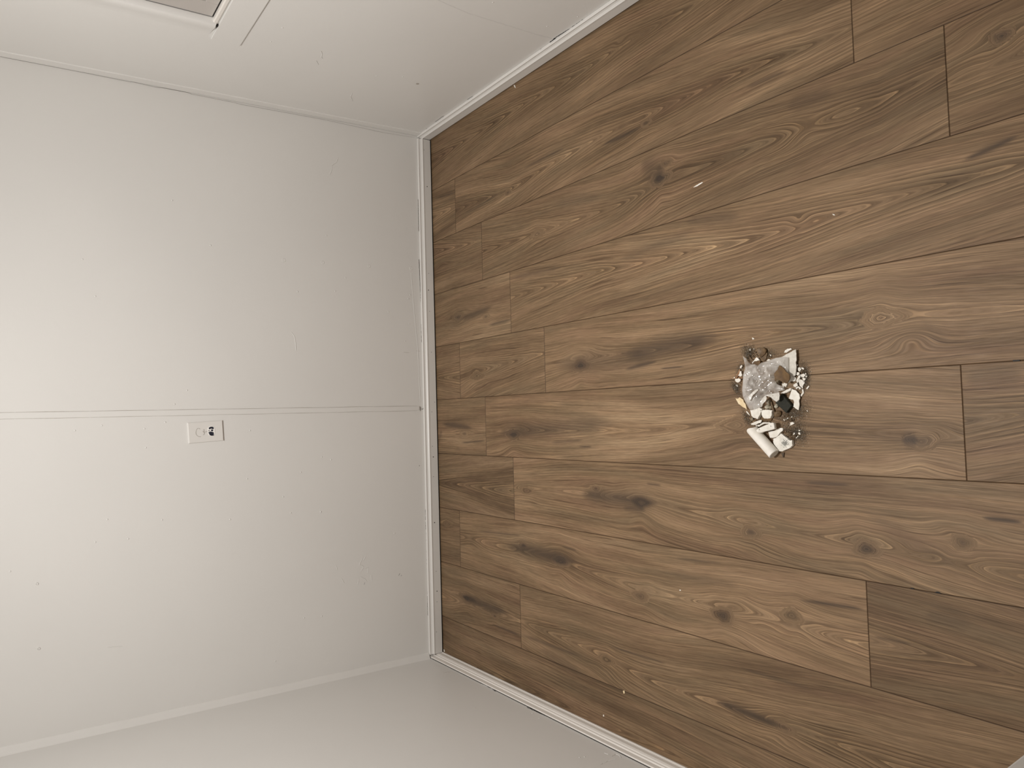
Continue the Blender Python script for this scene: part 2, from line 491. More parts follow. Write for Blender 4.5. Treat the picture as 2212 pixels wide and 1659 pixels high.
# ------------------------------------------------------------------ walls and ceiling
def polyline_ridge(bm, pts, fn, wd, ht, mi=0, jit=0.0, seed=1):
    """thin raised ridge (or flat mark) along pts on a wall given by fn(u, z, off)"""
    r = random.Random(seed)
    P = [Vector((a, b, 0)) for a, b in pts]
    out = []
    for i in range(len(P) - 1):
        n = max(1, int((P[i + 1] - P[i]).length / 0.004)) if jit else 1
        for j in range(n):
            q = P[i].lerp(P[i + 1], j / n)
            if jit and out: q += Vector((r.uniform(-jit, jit), r.uniform(-jit, jit), 0))
            out.append(q)
    out.append(P[-1])
    prev = None
    for i, q in enumerate(out):
        d = (out[min(i + 1, len(out) - 1)] - out[max(i - 1, 0)])
        if d.length < 1e-9: d = Vector((0, 1, 0))
        d.normalize()
        n = Vector((-d.y, d.x, 0)) * wd * (0.3 if i in (0, len(out) - 1) else r.uniform(0.75, 1.0)) * 0.5
        row = [bm.verts.new(fn(q.x + n.x, q.y + n.y, 0.0003)), bm.verts.new(fn(q.x, q.y, ht)),
               bm.verts.new(fn(q.x - n.x, q.y - n.y, 0.0003))]
        if prev:
            for k in (0, 1):
                f = bm.faces.new((prev[k], prev[k + 1], row[k + 1], row[k]))
                f.material_index = mi
        prev = row


def nib(bm, u, z, fn, r, ht, mi=0, ring=False):
    n = 12
    prof = [(1.0, 0.0002), (0.8, ht * 0.7), (0.45, ht)] if not ring else [(1.0, 0.0002), (0.75, ht), (0.5, ht * 0.25), (0.3, ht * 0.5)]
    rows = []
    for k, h in prof:
        rows.append([bm.verts.new(fn(u + r * k * math.cos(a * 6.283 / n), z + r * k * math.sin(a * 6.283 / n), h)) for a in range(n)])
    for a in range(len(rows) - 1):
        for b in range(n):
            f = bm.faces.new((rows[a][b], rows[a][(b + 1) % n], rows[a + 1][(b + 1) % n], rows[a + 1][b]))
            f.material_index = mi
    f = bm.faces.new(rows[-1])
    f.material_index = mi


def wall_grid(bm, fn, u0, u1, z0, z1):
    face(bm, [fn(u0, z0), fn(u1, z0), fn(u1, z1), fn(u0, z1)])


# back wall
bm = bmesh.new()
wall_grid(bm, BW, XL - 0.10, XR + 0.02, 0, ZC)
for u, z in [(0.5372, 1.2803), (0.7704, 1.0165), (0.7206, 0.4685), (0.4917, 0.5845), (0.5061, 0.4365), (0.4397, 0.2108), (0.502, 0.1187), (0.5182, 0.1097),
             (-0.0702, 1.0996), (-0.1948, 0.7758), (-0.1323, 0.5007), (-0.1448, 0.4644), (-0.1846, 0.5817), (-0.3615, 1.1513), (-0.2931, 1.2101), (-0.3111, 1.0517), (-0.3321, 0.8354),
             (-0.2694, 0.6482), (-0.3368, 0.5076), (-0.3386, 0.5077), (-0.4529, 0.2044), (-0.4195, 1.4623), (-0.3606, 1.2433), (-0.7187, 0.5771), (-0.7242, 0.5102),
             (-0.8508, 0.6838), (-0.0077, 1.2991), (0.0063, 1.2258), (-0.0077, 1.1035), (0.0121, 1.0408), (0.1194, 0.9727), (0.0723, 1.0121), (0.5629, 0.3936),
             (-0.3307, 0.6218), (0.6299, 0.893), (0.421, 1.2443), (0.3236, 0.1381), (0.3958, 0.1171), (-0.0243, 0.7645)]:
    nib(bm, u, z, BW, 0.0028, 0.0014)
for u, z in [(0.6195, 0.2925), (0.6299, 0.1026), (0.6059, 0.6354), (0.6135, 0.4851)]:
    nib(bm, u, z, BW, 0.0075, 0.0010, ring=True)
for u, z in [(-0.4665, 1.3958), (-0.6599, 1.3903)]:
    nib(bm, u, z, BW, 0.0042, 0.0022, ring=True)
for i, pts in enumerate([[(1.0401, 0.4158), (1.0203, 0.4219), (1.0014, 0.4431), (0.9869, 0.4415), (0.9629, 0.4513)],
                         [(0.3396, 0.6128), (0.3246, 0.6008), (0.3057, 0.5958), (0.2692, 0.5946)],
                         [(-0.6931, 1.21), (-0.6987, 1.1686)], [(0.6103, 0.1031), (0.436, 0.0923), (0.3008, 0.0806), (0.0693, 0.0735)],
                         [(-0.5314, 0.3433), (-0.5561, 0.3572), (-0.5659, 0.3382), (-0.5817, 0.352)], [(-0.5735, 0.3345), (-0.5722, 0.3189), (-0.593, 0.3232)],
                         [(-0.6026, 0.3543), (-0.6125, 0.3352), (-0.6244, 0.3277)], [(-0.6085, 0.3621), (-0.6293, 0.3644)], [(-0.6024, 0.3078), (-0.6277, 0.3064)],
                         [(-0.5279, 0.3297), (-0.5423, 0.3416)], [(-0.5444, 0.4528), (-0.5628, 0.4458)], [(-0.5962, 0.4315), (-0.6173, 0.4189)]]):
    polyline_ridge(bm, pts, BW, 0.0034, 0.0011, jit=0.0006 if i < 4 else 0.0012, seed=i)
for i, (pts, wd) in enumerate([([(-0.6228, 0.1895), (-0.6144, 0.1846)], .004), ([(-0.6261, 0.1797), (-0.6221, 0.1755)], .003), ([(-0.6351, 0.3384), (-0.6267, 0.3355)], .0025)]):
    polyline_ridge(bm, pts, BW, wd, 0.0005, mi=1, seed=i)
for i, pts in enumerate([[(0.2774, 0.1455), (0.2763, 0.12)], [(0.2851, 0.0875), (0.2839, 0.0679)]]):
    polyline_ridge(bm, pts, BW, 0.0028, 0.0005, mi=2, seed=i)
nib(bm, *(-0.1905, 0.0845), BW, 0.0022, 0.0004, mi=2)
# hairline crack where the right corner strip meets the wall
cr = [(1.1386, 1.4977), (1.142, 1.4156), (1.148, 1.2789), (1.1524, 1.143), (1.1547, 1.1403), (1.1545, 1.0643), (1.1582, 1.047), (1.1618, 0.9659), (1.1594, 0.9524),
      (1.1645, 0.8101), (1.1636, 0.7857), (1.1795, 0.4703), (1.1834, 0.2129), (1.1941, 0.0732)]
wds = [.0012, .0010, .0014, .0016, .0018, .0022, .0026, .0024, .0015, .0014, .0018, .0014, .0010]
for i in range(len(cr) - 1):
    polyline_ridge(bm, [cr[i], cr[i + 1]], lambda a, b, o: BW(a, b, o + 0.0002), wds[i], 0.0006, mi=3, seed=i)
for i, (pts, wd) in enumerate([([(-0.9506, 0.4045), (-0.9534, 0.3383)], .0022), ([(-0.9485, 0.5614), (-0.95, 0.5369)], .0016), ([(-0.9513, 0.458), (-0.9503, 0.4323)], .0009)]):
    polyline_ridge(bm, pts, BW, wd, 0.0006, mi=3, seed=i)
# crumbly caulk line above the baseboard
for i, (a, b) in enumerate([((1.1316, 0.056), (0.9511, 0.0595)), ((0.6732, 0.0645), (0.487, 0.0605)), ((0.399, 0.0606), (0.321, 0.0615)), ((0.0595, 0.0585), (-0.0175, 0.0594)), ((-0.1519, 0.0586), (-0.1806, 0.0582)), ((-0.3709, 0.0611), (-0.5036, 0.0602)), ((-0.5226, 0.0597), (-0.5979, 0.0606)), ((-0.6169, 0.0589), (-0.804, 0.0617)), ((0.9308, 0.0618), (0.7919, 0.0625))]):
    polyline_ridge(bm, [a, b], lambda u, z, o: BW(u, z, o + 0.0004), 0.0022, 0.0007, mi=3, jit=0.0006, seed=i)
wall_back = tag(obj('wall_back', bm, [M_wall, M_black, M_smudge_shade, M_crack]), 'off-white painted back wall with small paint nibs', 'wall', kind='structure')

# right wall with the window opening
WY1, WY0, WZ0, WZ1 = 2.112, 0.95, 0.990, 1.95
bm = bmesh.new()
for (a, b, c, d_) in ((WY1, DW + 0.03, 0, ZC), (YN, WY0, 0, ZC), (WY0, WY1, 0, WZ0), (WY0, WY1, WZ1, ZC)):
    wall_grid(bm, lambda u, z, off=0.0: RW(u, z, off), a, b, c, d_)
dep = -0.055
for (a, b, c, d_) in ((WY1, WZ0, WY1, WZ1), (WY1, WZ1, WY0, WZ1), (WY0, WZ1, WY0, WZ0), (WY0, WZ0, WY1, WZ0)):
    face(bm, [RW(a, b), RW(c, d_), RW(c, d_, dep), RW(a, b, dep)])
rwf = lambda u, z, off=0.0: RW(u, z, off)
for u, z in [(2.1644, 0.3628), (1.6504, 0.1313), (1.5602, 0.0852), (1.6247, 0.3523), (1.9801, 0.9463), (2.1456, 0.8244), (2.0497, 0.8201), (2.2012, 0.4452)]:
    nib(bm, u, z, rwf, 0.0026, 0.0013)
for i, pts in enumerate([[(2.1267, 0.6717), (2.1449, 0.6609), (2.1636, 0.6567), (2.1703, 0.6495)], [(2.195, 0.6619), (2.2155, 0.6463)], [(2.365, 0.4629), (2.3933, 0.4578), (2.4263, 0.4345)],
                         [(1.6953, 0.4983), (1.7106, 0.3844), (1.7087, 0.2341), (1.7085, 0.1443), (1.7028, 0.0699)]]):
    polyline_ridge(bm, pts, rwf, 0.0036 if i < 3 else 0.006, 0.0011 if i < 3 else 0.0007, jit=0.0010, seed=i + 40)
nib(bm, *(2.1876, 0.2919), rwf, 0.006, 0.0004, mi=1)
nib(bm, *(1.9658, 0.9627), rwf, 0.004, 0.0004, mi=1)
polyline_ridge(bm, [(2.1369, 0.9873), (2.1541, 0.9728), (2.171, 0.9594)], rwf, 0.002, 0.0006, mi=2, jit=.0008, seed=5)
# torn caulk above the right baseboard
for i, (a, b) in enumerate([((2.6066, 0.0513), (2.5318, 0.0618)), ((2.4569, 0.0652), (2.389, 0.0661)), ((2.2164, 0.0645), (2.1782, 0.0621)), ((1.7734, 0.0614), (1.7429, 0.0567)), ((1.7243, 0.0601), (1.6901, 0.0651)), ((1.6901, 0.0651), (1.6266, 0.0614)), ((1.6266, 0.0614), (1.5583, 0.0608)), ((1.5147, 0.0571), (1.4443, 0.0582))]):
    polyline_ridge(bm, [a, b], lambda u, z, o: RW(u, z, o + 0.0004), (.002, .0014, .0012, .0018, .006, .003, .002, .006)[i], 0.0008, mi=3, jit=0.0012, seed=i + 9)
wall_right = tag(obj('wall_right', bm, [M_wall, M_smudge_shade, M_crack, M_black]), 'off-white painted right wall with the window opening', 'wall', kind='structure')

# left wall
bm = bmesh.new()
wall_grid(bm, LW, YN, DW + 0.03, 0, ZC)
for u, z in [(2.3989, 0.0913), (2.0438, 0.2014), (1.5577, 0.1646), (1.5511, 0.1514), (1.8874, 0.0782), (1.8411, 0.0859)]:
    nib(bm, u, z, LW, 0.0024, 0.0012)
for i, pts in enumerate([[(1.506, 0.0889), (1.51, 0.0706), (1.4974, 0.0685), (1.4848, 0.0755)], [(1.4908, 0.151), (1.4932, 0.1138), (1.4874, 0.0927)],
                         [(2.2149, 0.0602), (2.1757, 0.0561), (2.1357, 0.0574)], [(1.5336, 0.0914), (1.5208, 0.0892)]]):
    polyline_ridge(bm, pts, LW, 0.0040, 0.0012, jit=0.0010, seed=i + 70)
for i, (a, b) in enumerate([((2.5518, 0.0346), (2.4931, 0.0349)), ((2.3303, 0.0467), (2.2684, 0.0576)), ((2.1569, 0.0548), (2.1225, 0.0625)), ((1.9389, 0.0618), (1.8418, 0.0568)), ((1.6759, 0.051), (1.5917, 0.0531)), ((1.5374, 0.0531), (1.5231, 0.0541))]):
    polyline_ridge(bm, [a, b], lambda u, z, o: LW(u, z, o + 0.0004), (.003, .003, .003, .003, .006, .004)[i], 0.0008, mi=2, jit=0.0012, seed=i + 19)
polyline_ridge(bm, [(2.4054, 0.1079), (2.4056, 0.0913), (2.4013, 0.0774)], LW, 0.0022, 0.0005, mi=1, seed=3)
wall_left = tag(obj('wall_left', bm, [M_wall, M_smudge_shade, M_black]), 'off-white painted left wall', 'wall', kind='structure')

# wall behind the camera, closet partition at the left foreground, ceiling, subfloor
bm = bmesh.new()
face(bm, [Vector((XL - 0.1, YN, 0)), Vector((XR + 0.1, YN, 0)), Vector((XR + 0.1, YN, ZC)), Vector((XL - 0.1, YN, ZC))])
tag(obj('wall_near', bm, M_wall), 'plain off-white wall behind the viewer', 'wall', kind='structure')
PX, PY = -0.6273 * 0.86, 0.5255 * 0.86
bm = bmesh.new()
box(bm, (XL - 0.03, YN + 0.002, 0.0005), (PX, PY, ZC - 0.001))
fix(bm)
part = tag(obj('wall_partition', bm, M_wall), 'off-white closet partition whose corner cuts the near left foreground', 'wall', kind='structure')
bevel_mod(part, 0.004)
bm = bmesh.new()
face(bm, [Vector((XL - 0.1, YN - .01, ZC)), Vector((XR + 0.1, YN - .01, ZC)), Vector((XR + 0.1, DW + .03, ZC)), Vector((XL - 0.1, DW + .03, ZC))])
tag(obj('ceiling', bm, M_ceil), 'plain white ceiling', 'ceiling', kind='structure')

# ceiling fixture that carries the lamp light
fx = tag(empty('ceiling_light', (LAMP[0], LAMP[1], ZC)), 'round flush-mount ceiling light above the middle of the room', 'light')
bm = bmesh.new()
n = 40
for ra, rb_, za, zb in ((0.0, 0.17, 0.0, 0.0), (0.17, 0.17, 0.0, -0.03), (0.17, 0.15, -0.03, -0.035), (0.15, 0.15, -0.035, -0.02)):
    for i in range(n):
        a, b = 6.28318 * i / n, 6.28318 * (i + 1) / n
        q = [(ra, a, za), (ra, b, za), (rb_, b, zb), (rb_, a, zb)]
        if ra == 0: q = q[1:]
        face(bm, [Vector((r * math.cos(t), r * math.sin(t), z - 0.001)) for r, t, z in q])
bmesh.ops.remove_doubles(bm, verts=bm.verts[:], dist=1e-5)
fix(bm)
obj('base_ring', bm, M_trim, fx, True)
md, nt, p = newmat('lamp_glass')
p.inputs['Base Color'].default_value = (1, 0.97, 0.92, 1)
p.inputs['Emission Color'].default_value = (1, 0.93, 0.84, 1)
p.inputs['Emission Strength'].default_value = 2.0
bm = bmesh.new()
bmesh.ops.create_uvsphere(bm, u_segments=36, v_segments=16, radius=0.148)
for v in bm.verts: v.co.z = min(v.co.z, 0) * 0.30 - 0.022
obj('glass_diffuser', bm, md, fx, True)

# ------------------------------------------------------------------ corner strips and seam batten
def strip(name, pts3, mats, label):
    bm = bmesh.new()
    rows = []
    for z in np.linspace(0.062, ZC - 0.002, 60):
        rows.append([bm.verts.new(q) for q in pts3(float(z))])
    for a, b in zip(rows[:-1], rows[1:]):
        for k in range(len(a) - 1):
            bm.faces.new((a[k], a[k + 1], b[k + 1], b[k]))
    return tag(obj(name, bm, mats, smooth=False), label, 'trim', kind='structure')


def rstrip(z):
    x = XR + TR * z
    j = 0.0007 * math.sin(z * 31) + 0.0005 * math.sin(z * 77 + 1)
    yb = DW + SB * x
    return [Vector((x - 0.003, yb - 0.0008, z)), Vector((x - 0.0045, yb - 0.007, z)), Vector((x - 0.003 , yb - 0.036 + j, z)), Vector((x + 0.001, yb - 0.0385 + j, z))]


def lstrip(z):
    x = XL + TL * z
    j = 0.0007 * math.sin(z * 27) + 0.0005 * math.sin(z * 91 + 1)
    yb = DW + SB * x
    return [Vector((x + 0.022 + j, yb + 0.001, z)), Vector((x + 0.0205 + j, yb - 0.0014, z)), Vector((x + 0.0030, yb - 0.013, z)), Vector((x - 0.001, yb - 0.017, z))]


strip('trim_1', rstrip, M_wall, 'painted corner strip in the far right corner')
strip('trim_2', lstrip, M_wall, 'painted corner strip in the far left corner')

bm = bmesh.new()
pr = None
q0, q1 = (0.0463, 0.0806), (0.0417, 1.4901)
bt = []
for i in range(50):
    z = 0.081 + (ZC - 0.083) * i / 49
    xc = q0[0] + (q1[0] - q0[0]) * (z - q0[1]) / (q1[1] - q0[1]) + 0.0004 * math.sin(z * 23)
    hw = 0.0098 if i else 0.0085
    row = [bm.verts.new(BW(xc + a, z, o)) for a, o in ((hw, 0.0), (hw - 0.0005, 0.0024), (hw - 0.002, 0.0032), (-hw + 0.002, 0.0032), (-hw + 0.0005, 0.0024), (-hw, 0.0))]
    if pr:
        for k in range(5): bm.faces.new((pr[k], pr[k + 1], row[k + 1], row[k]))
    else:
        bm.faces.new(row)
    pr = row
# grey strips paint in the shadow of shallow gaps along both edges, wider where the paint has split
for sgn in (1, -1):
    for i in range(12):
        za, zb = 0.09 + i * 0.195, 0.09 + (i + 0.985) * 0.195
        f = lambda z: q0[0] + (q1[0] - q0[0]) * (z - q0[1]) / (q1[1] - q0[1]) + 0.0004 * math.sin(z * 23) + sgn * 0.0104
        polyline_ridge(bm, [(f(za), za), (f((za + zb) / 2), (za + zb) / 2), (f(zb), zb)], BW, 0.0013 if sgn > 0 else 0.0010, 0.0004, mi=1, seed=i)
for a, b in [((0.0518, 1.0193), (0.0519, 0.9613)), ((0.0521, 0.9076), (0.0524, 0.8802)), ((0.0523, 0.8602), (0.0525, 0.8431))]:
    polyline_ridge(bm, [a, b], lambda u, z, o: BW(u, z, o + 0.0006), 0.0014, 0.0006, mi=2, seed=4)
polyline_ridge(bm, [(0.0539, 0.075), (0.0443, 0.0724), (0.0347, 0.0755)], lambda u, z, o: BW(u, z, o + 0.001), 0.004, 0.0008, mi=2, seed=4)
polyline_ridge(bm, [(0.0403, 0.0666), (0.0479, 0.0599)], lambda u, z, o: BW(u, z, o + 0.001), 0.005, 0.0008, mi=3, seed=4)
tag(obj('trim_3', bm, [M_wall, M_smudge_shade, M_crack, M_black]), 'narrow vertical seam strip on the back wall beside the outlet', 'trim', kind='structure')

# ------------------------------------------------------------------ baseboards
def sweep(name, prof, a0, a1, fn, nseg, mats, label, jit=0.0, cap=True, extra=None):
    bm = bmesh.new()
    r = random.Random(5)
    pr = None
    for i in range(nseg + 1):
        u = a0 + (a1 - a0) * i / nseg
        row = []
        for k, (off, z) in enumerate(prof):
            dz = (r.uniform(-jit, jit) if (jit and k in (0,)) else 0)
            row.append(bm.verts.new(fn(u, z + dz, off)))
        if pr:
            for k in range(len(row) - 1): bm.faces.new((pr[k], pr[k + 1], row[k + 1], row[k]))
        elif cap: bm.faces.new(row)
        pr = row
    if cap: bm.faces.new(pr[::-1])
    if extra: extra(bm)
    fix(bm)
    o = obj(name, bm, mats)
    return tag(o, label, 'baseboard', kind='structure')


T = 0.0147
# flat face, bead, cove, thin top lip
P_back = [(T - 0.001, 0.0052), (T, 0.0060), (T, 0.0395), (T + 0.0014, 0.0405), (T + 0.0014, 0.0435), (T - 0.0010, 0.0450), (T - 0.0045, 0.0485), (T - 0.0065, 0.0535),
          (T - 0.0065, 0.0560), (T - 0.0055, 0.0568), (T - 0.0055, 0.0590), (T - 0.0080, 0.0605), (0.0006, 0.0612), (0.0006, 0.0052)]


def holes(bm):
    for i, q in enumerate([(0.9868, 0.0249), (0.614, 0.0277), (0.5427, 0.0307), (0.4528, 0.0276), (0.2807, 0.0245), (0.0708, 0.0136), (0.0302, 0.028),
                           (-0.1127, 0.0296), (-0.157, 0.0264), (-0.2385, 0.0278), (-0.4279, 0.0283), (-0.6269, 0.0261), (-0.7083, 0.024), (-0.7513, 0.0252), (-0.8719, 0.0314), (1.1429, 0.036), (0.9622, 0.0407)]):
        rr = (0.0022 if i in (0, 2, 8, 10, 12) else 0.0013)
        nib(bm, q[0], q[1], lambda u, z, o: BW(u, z, o + T + 0.0001), rr, 0.0003, mi=1)


sweep('baseboard_back', P_back, XL + T + 0.0012, XR - T - 0.0036, BW, 30, [M_board, M_black], 'painted baseboard along the back wall with nail holes', extra=holes)
sweep('baseboard_right', P_back, YN + 0.01, DW + SB * XR - 0.0012, lambda u, z, o: RW(u, z, o - TR * 0 + 0.0), 20, [M_board], 'painted baseboard along the right wall')
P_left = [(T + 0.001, 0.0010), (T + 0.001, 0.0060), (T - 0.0005, 0.0068), (T - 0.0005, 0.0095), (T - 0.0018, 0.0105), (T - 0.0002, 0.0130), (T - 0.0002, 0.0240), (T - 0.0022, 0.0300),
          (T - 0.0052, 0.0335), (T - 0.0052, 0.0350), (T - 0.0038, 0.0362), (T - 0.0044, 0.0390), (T - 0.0078, 0.0410), (T - 0.0080, 0.0432), (T - 0.0070, 0.0445),
          (T - 0.0080, 0.0560), (T - 0.0095, 0.0575), (0.0030, 0.0578), (0.0030, 0.0010)]
sweep('baseboard_left', P_left, PY + 0.003, DW + SB * XL - 0.0012, LW, 20, [M_trim], 'moulded white baseboard along the left wall')
# black boxes paint in the shade of the slots behind and under the boards
bm = bmesh.new()
box(bm, (XL + 0.012, 0.0002, 0.0001), (XR - T - 0.004, T - 0.0022, 0.0050), lambda a, b, c: BW(a, c, b))
fix(bm)
tag(obj('gap_shade_1', bm, M_black), 'black filler painted in as shade of the gap under the back baseboard', 'trim', kind='structure')
bm = bmesh.new()
box(bm, (PY + 0.01, 0.0001, 0.050), (DW - 0.03, 0.0028, 0.0574), lambda a, b, c: LW(a, c, b))
fix(bm)
tag(obj('gap_shade_2', bm, M_black), 'black filler painted in as shade of the gap behind the left baseboard', 'trim', kind='structure')
bm = bmesh.new()
nib(bm, (-0.9809, 0.0274)[0], (-0.9809, 0.0274)[1] , lambda u, z, o: BW(u, z, o + 0.002), 0.005, 0.003)
tag(obj('trim_6', bm, M_black, smooth=True), 'dark chipped hole at the top of the far left baseboard corner', 'trim', kind='structure')

# ------------------------------------------------------------------ window on the right wall
M_vinyl = paint('window_vinyl', lin(184, 178, 172), 0.4, 90, 0.03)
win = tag(empty('window_1', RW(1.53, 1.0)), 'white framed window in the right wall, bottom far corner visible', 'window', kind='structure')


def wpart(name, boxes, mat, bev=0.0015):
    bm = bmesh.new()
    for (y0, y1, z0, z1, o0, o1) in boxes:
        box(bm, (y0, o0, z0), (y1, o1, z1), lambda a, b, c: RW(a, c, b))
    fix(bm)
    o = obj(name, bm, mat)
    o.parent = win
    o.matrix_parent_inverse = Matrix.Translation(win.location).inverted()
    if bev: bevel_mod(o, bev)
    return o


e = 0.0015
wpart('window_sill', [(WY0 - 0.02, WY1 + 0.010, 0.9872, 1.0005, -0.050, 0.003)], M_trim, 0.003)
wpart('window_apron', [(WY0 - 0.04, WY1 + 0.098, 0.8985, 0.984, 0.0, 0.0042)], M_wall, 0.0015)
wpart('window_frame', [(WY1 - 0.072, WY1 - 0.004, 1.0035, WZ1 - e, -0.040, -0.012), (WY0 + e, WY0 + 0.07, 1.0035, WZ1 - e, -0.040, -0.012),
                       (WY0 + 0.07, WY1 - 0.072, 1.0035, 1.037, -0.040, -0.012), (WY0 + 0.07, WY1 - 0.072, WZ1 - 0.04, WZ1 - e, -0.040, -0.012)], M_vinyl)
wpart('window_sash', [(WY1 - 0.122, WY1 - 0.0725, 1.0375, WZ1 - 0.041, -0.050, -0.022), (WY0 + 0.0705, WY0 + 0.12, 1.0375, WZ1 - 0.041, -0.050, -0.022),
                      (WY0 + 0.12, WY1 - 0.122, 1.0375, 1.085, -0.050, -0.022), (WY0 + 0.12, WY1 - 0.122, WZ1 - 0.09, WZ1 - 0.041, -0.050, -0.022)], M_vinyl)
mg, nt, p = newmat('window_glass')
p.inputs['Base Color'].default_value = (0.9, 0.95, 0.95, 1)
p.inputs['Transmission Weight'].default_value = 1.0
p.inputs['Roughness'].default_value = 0.02
wpart('window_pane', [(WY0 + 0.118, WY1 - 0.120, 1.083, WZ1 - 0.088, -0.040, -0.036)], mg, 0)
# plastered surround: soft raised lip around the opening
bm = bmesh.new()
pr = None
for i in range(41):
    z = 0.992 + (WZ1 - 0.992) * i / 40
    j = 0.0012 * math.sin(z * 40) + 0.0010 * math.sin(z * 97)
    row = [bm.verts.new(RW(yy, z, o)) for yy, o in ((WY1 + 0.074 + j, 0.0002), (WY1 + 0.058 + j, 0.0010), (WY1 + 0.040, 0.0042), (WY1 + 0.022 + j, 0.0085), (WY1 + 0.008, 0.0090), (WY1 - 0.001, 0.006), (WY1 - 0.002, -0.011))]
    if pr:
        for k in range(6): bm.faces.new((pr[k], pr[k + 1], row[k + 1], row[k]))
    pr = row
o = obj('window_surround', bm, M_wall, smooth=True)
o.parent = win
o.matrix_parent_inverse = Matrix.Translation(win.location).inverted()
wpart('window_gap', [(WY1 - 0.0065, WY1 - 0.0015, 1.0005, WZ1 - 0.003, -0.030, -0.014), (WY0 + 0.02, WY1 - 0.004, 1.0006, 1.0034, -0.030, -0.012),
                     (WY1 + 0.006, WY1 + 0.0175, 0.9845, 0.9885, 0.0003, 0.0052)], M_black, 0)

# ------------------------------------------------------------------ outlet
M_plate = paint('outlet_plate_paint', lin(221, 218, 213), 0.40, 200, 0.05)
M_pencil = mottled('scratch_line', lin(112, 100, 84), lin(138, 126, 110), 90)
M_navy = mottled('outlet_dark_plastic', lin(20, 22, 34), lin(52, 54, 66), 220, 0.45)
M_white = mottled('chipped_white', lin(235, 232, 226), lin(245, 243, 240), 90, 0.4)
oc = [(0.0089, 0.9732), (0.015, 0.8589), (-0.0571, 0.8549), (-0.0636, 0.9692)]
ox, oz = sum(q[0] for q in oc) / 4, sum(q[1] for q in oc) / 4
tilt = math.atan2(0.0061, 0.1143)
out = tag(empty('wall_outlet', BW(ox, oz)), 'painted-over wall outlet with a dark scratched lower socket, beside the seam strip', 'outlet')
out.rotation_euler = (0, 0, math.atan(SB))
ct, sn = math.cos(tilt), math.sin(tilt)


def OP(a, b, o):      # a to the right, b up on the plate, o out of the wall
    return Vector((a * ct - b * sn, -o, a * sn + b * ct))


def opart(name, bm, mat, bev=0.0, sm=False):
    fix(bm)
    o = obj(name, bm, mat, out, sm)
    if bev: bevel_mod(o, bev, 3)
    return o


bm = bmesh.new()
w2, h2 = 0.0356, 0.0572
v = [[bm.verts.new(OP(sx * (w2 - i), sy * (h2 - i), o)) for sx, sy in ((-1, -1), (1, -1), (1, 1), (-1, 1))] for i, o in ((0, 0.0002), (0.0003, 0.0036), (0.0024, 0.0054))]
for a in (0, 1):
    for k in range(4): bm.faces.new((v[a][k], v[a][(k + 1) % 4], v[a + 1][(k + 1) % 4], v[a + 1][k]))
bm.faces.new(v[2])
opart('cover_plate', bm, M_plate)


def disc(bm, cx, cz, rx_, rz, o0, o1, n=28, flat=0.0, mi=0):
    rows = []
    for k, o in ((1.0, o0), (1.0, o1 - 0.0003), (0.96, o1)):
        rows.append([bm.verts.new(OP(cx + k * rx_ * max(-1 + flat * 0, math.cos(t * 6.28318 / n)), cz + k * rz * max(-0.85 if flat else -1, min(0.85 if flat else 1, math.sin(t * 6.28318 / n))), o)) for t in range(n)])
    for a in (0, 1):
        for b in range(n): bm.faces.new((rows[a][b], rows[a][(b + 1) % n], rows[a + 1][(b + 1) % n], rows[a + 1][b])).material_index = mi
    bm.faces.new(rows[2]).material_index = mi


bm = bmesh.new()
disc(bm, 0.000, 0.0205, 0.0150, 0.0140, 0.0050, 0.0056, flat=1)
for pts in ([(.0105, .0185), (.0135, .0205), (.0142, .0262), (.0090, .0305), (.0010, .0327), (-.0060, .0322), (-.0115, .0285), (-.0150, .0225), (-.0155, .0175)],
            [(.0100, .0064), (.0020, .0060), (-.0060, .0052), (-.0090, .0075), (-.0098, .0095)], [(.0035, .0102), (-.0005, .0070), (-.0020, .0050)],
            [(-.0010, .0030), (.0002, -.0004), (.0022, -.0036)]):
    for (a, b), (a2, b2) in zip(pts[:-1], pts[1:]):
        dx, dz = a2 - a, b2 - b
        L_ = math.hypot(dx, dz)
        nx, nz_ = -dz / L_ * 0.00035, dx / L_ * 0.00035
        bm.faces.new([bm.verts.new(OP(*q, 0.0062)) for q in ((a + nx, b + nz_), (a - nx, b - nz_), (a2 - nx, b2 - nz_), (a2 + nx, b2 + nz_))]).material_index = 1
opart('receptacle', bm, [M_plate, M_pencil])
# lower receptacle: dark, scratched, with white rim
bm = bmesh.new()
disc(bm, 0.0015, -0.0180, 0.0178, 0.0140, 0.0050, 0.0062, flat=1)
opart('receptacle', bm, M_white)['label'] = 'lower socket face with chipped white rim'
bm = bmesh.new()
random.seed(3)


def blob(bm, pts, o0, o1):
    a = [bm.verts.new(OP(x, z, o0)) for x, z in pts]
    b = [bm.verts.new(OP(x, z, o1)) for x, z in pts]
    n = len(pts)
    for i in range(n): bm.faces.new((a[i], a[(i + 1) % n], b[(i + 1) % n], b[i]))
    bm.faces.new(b)


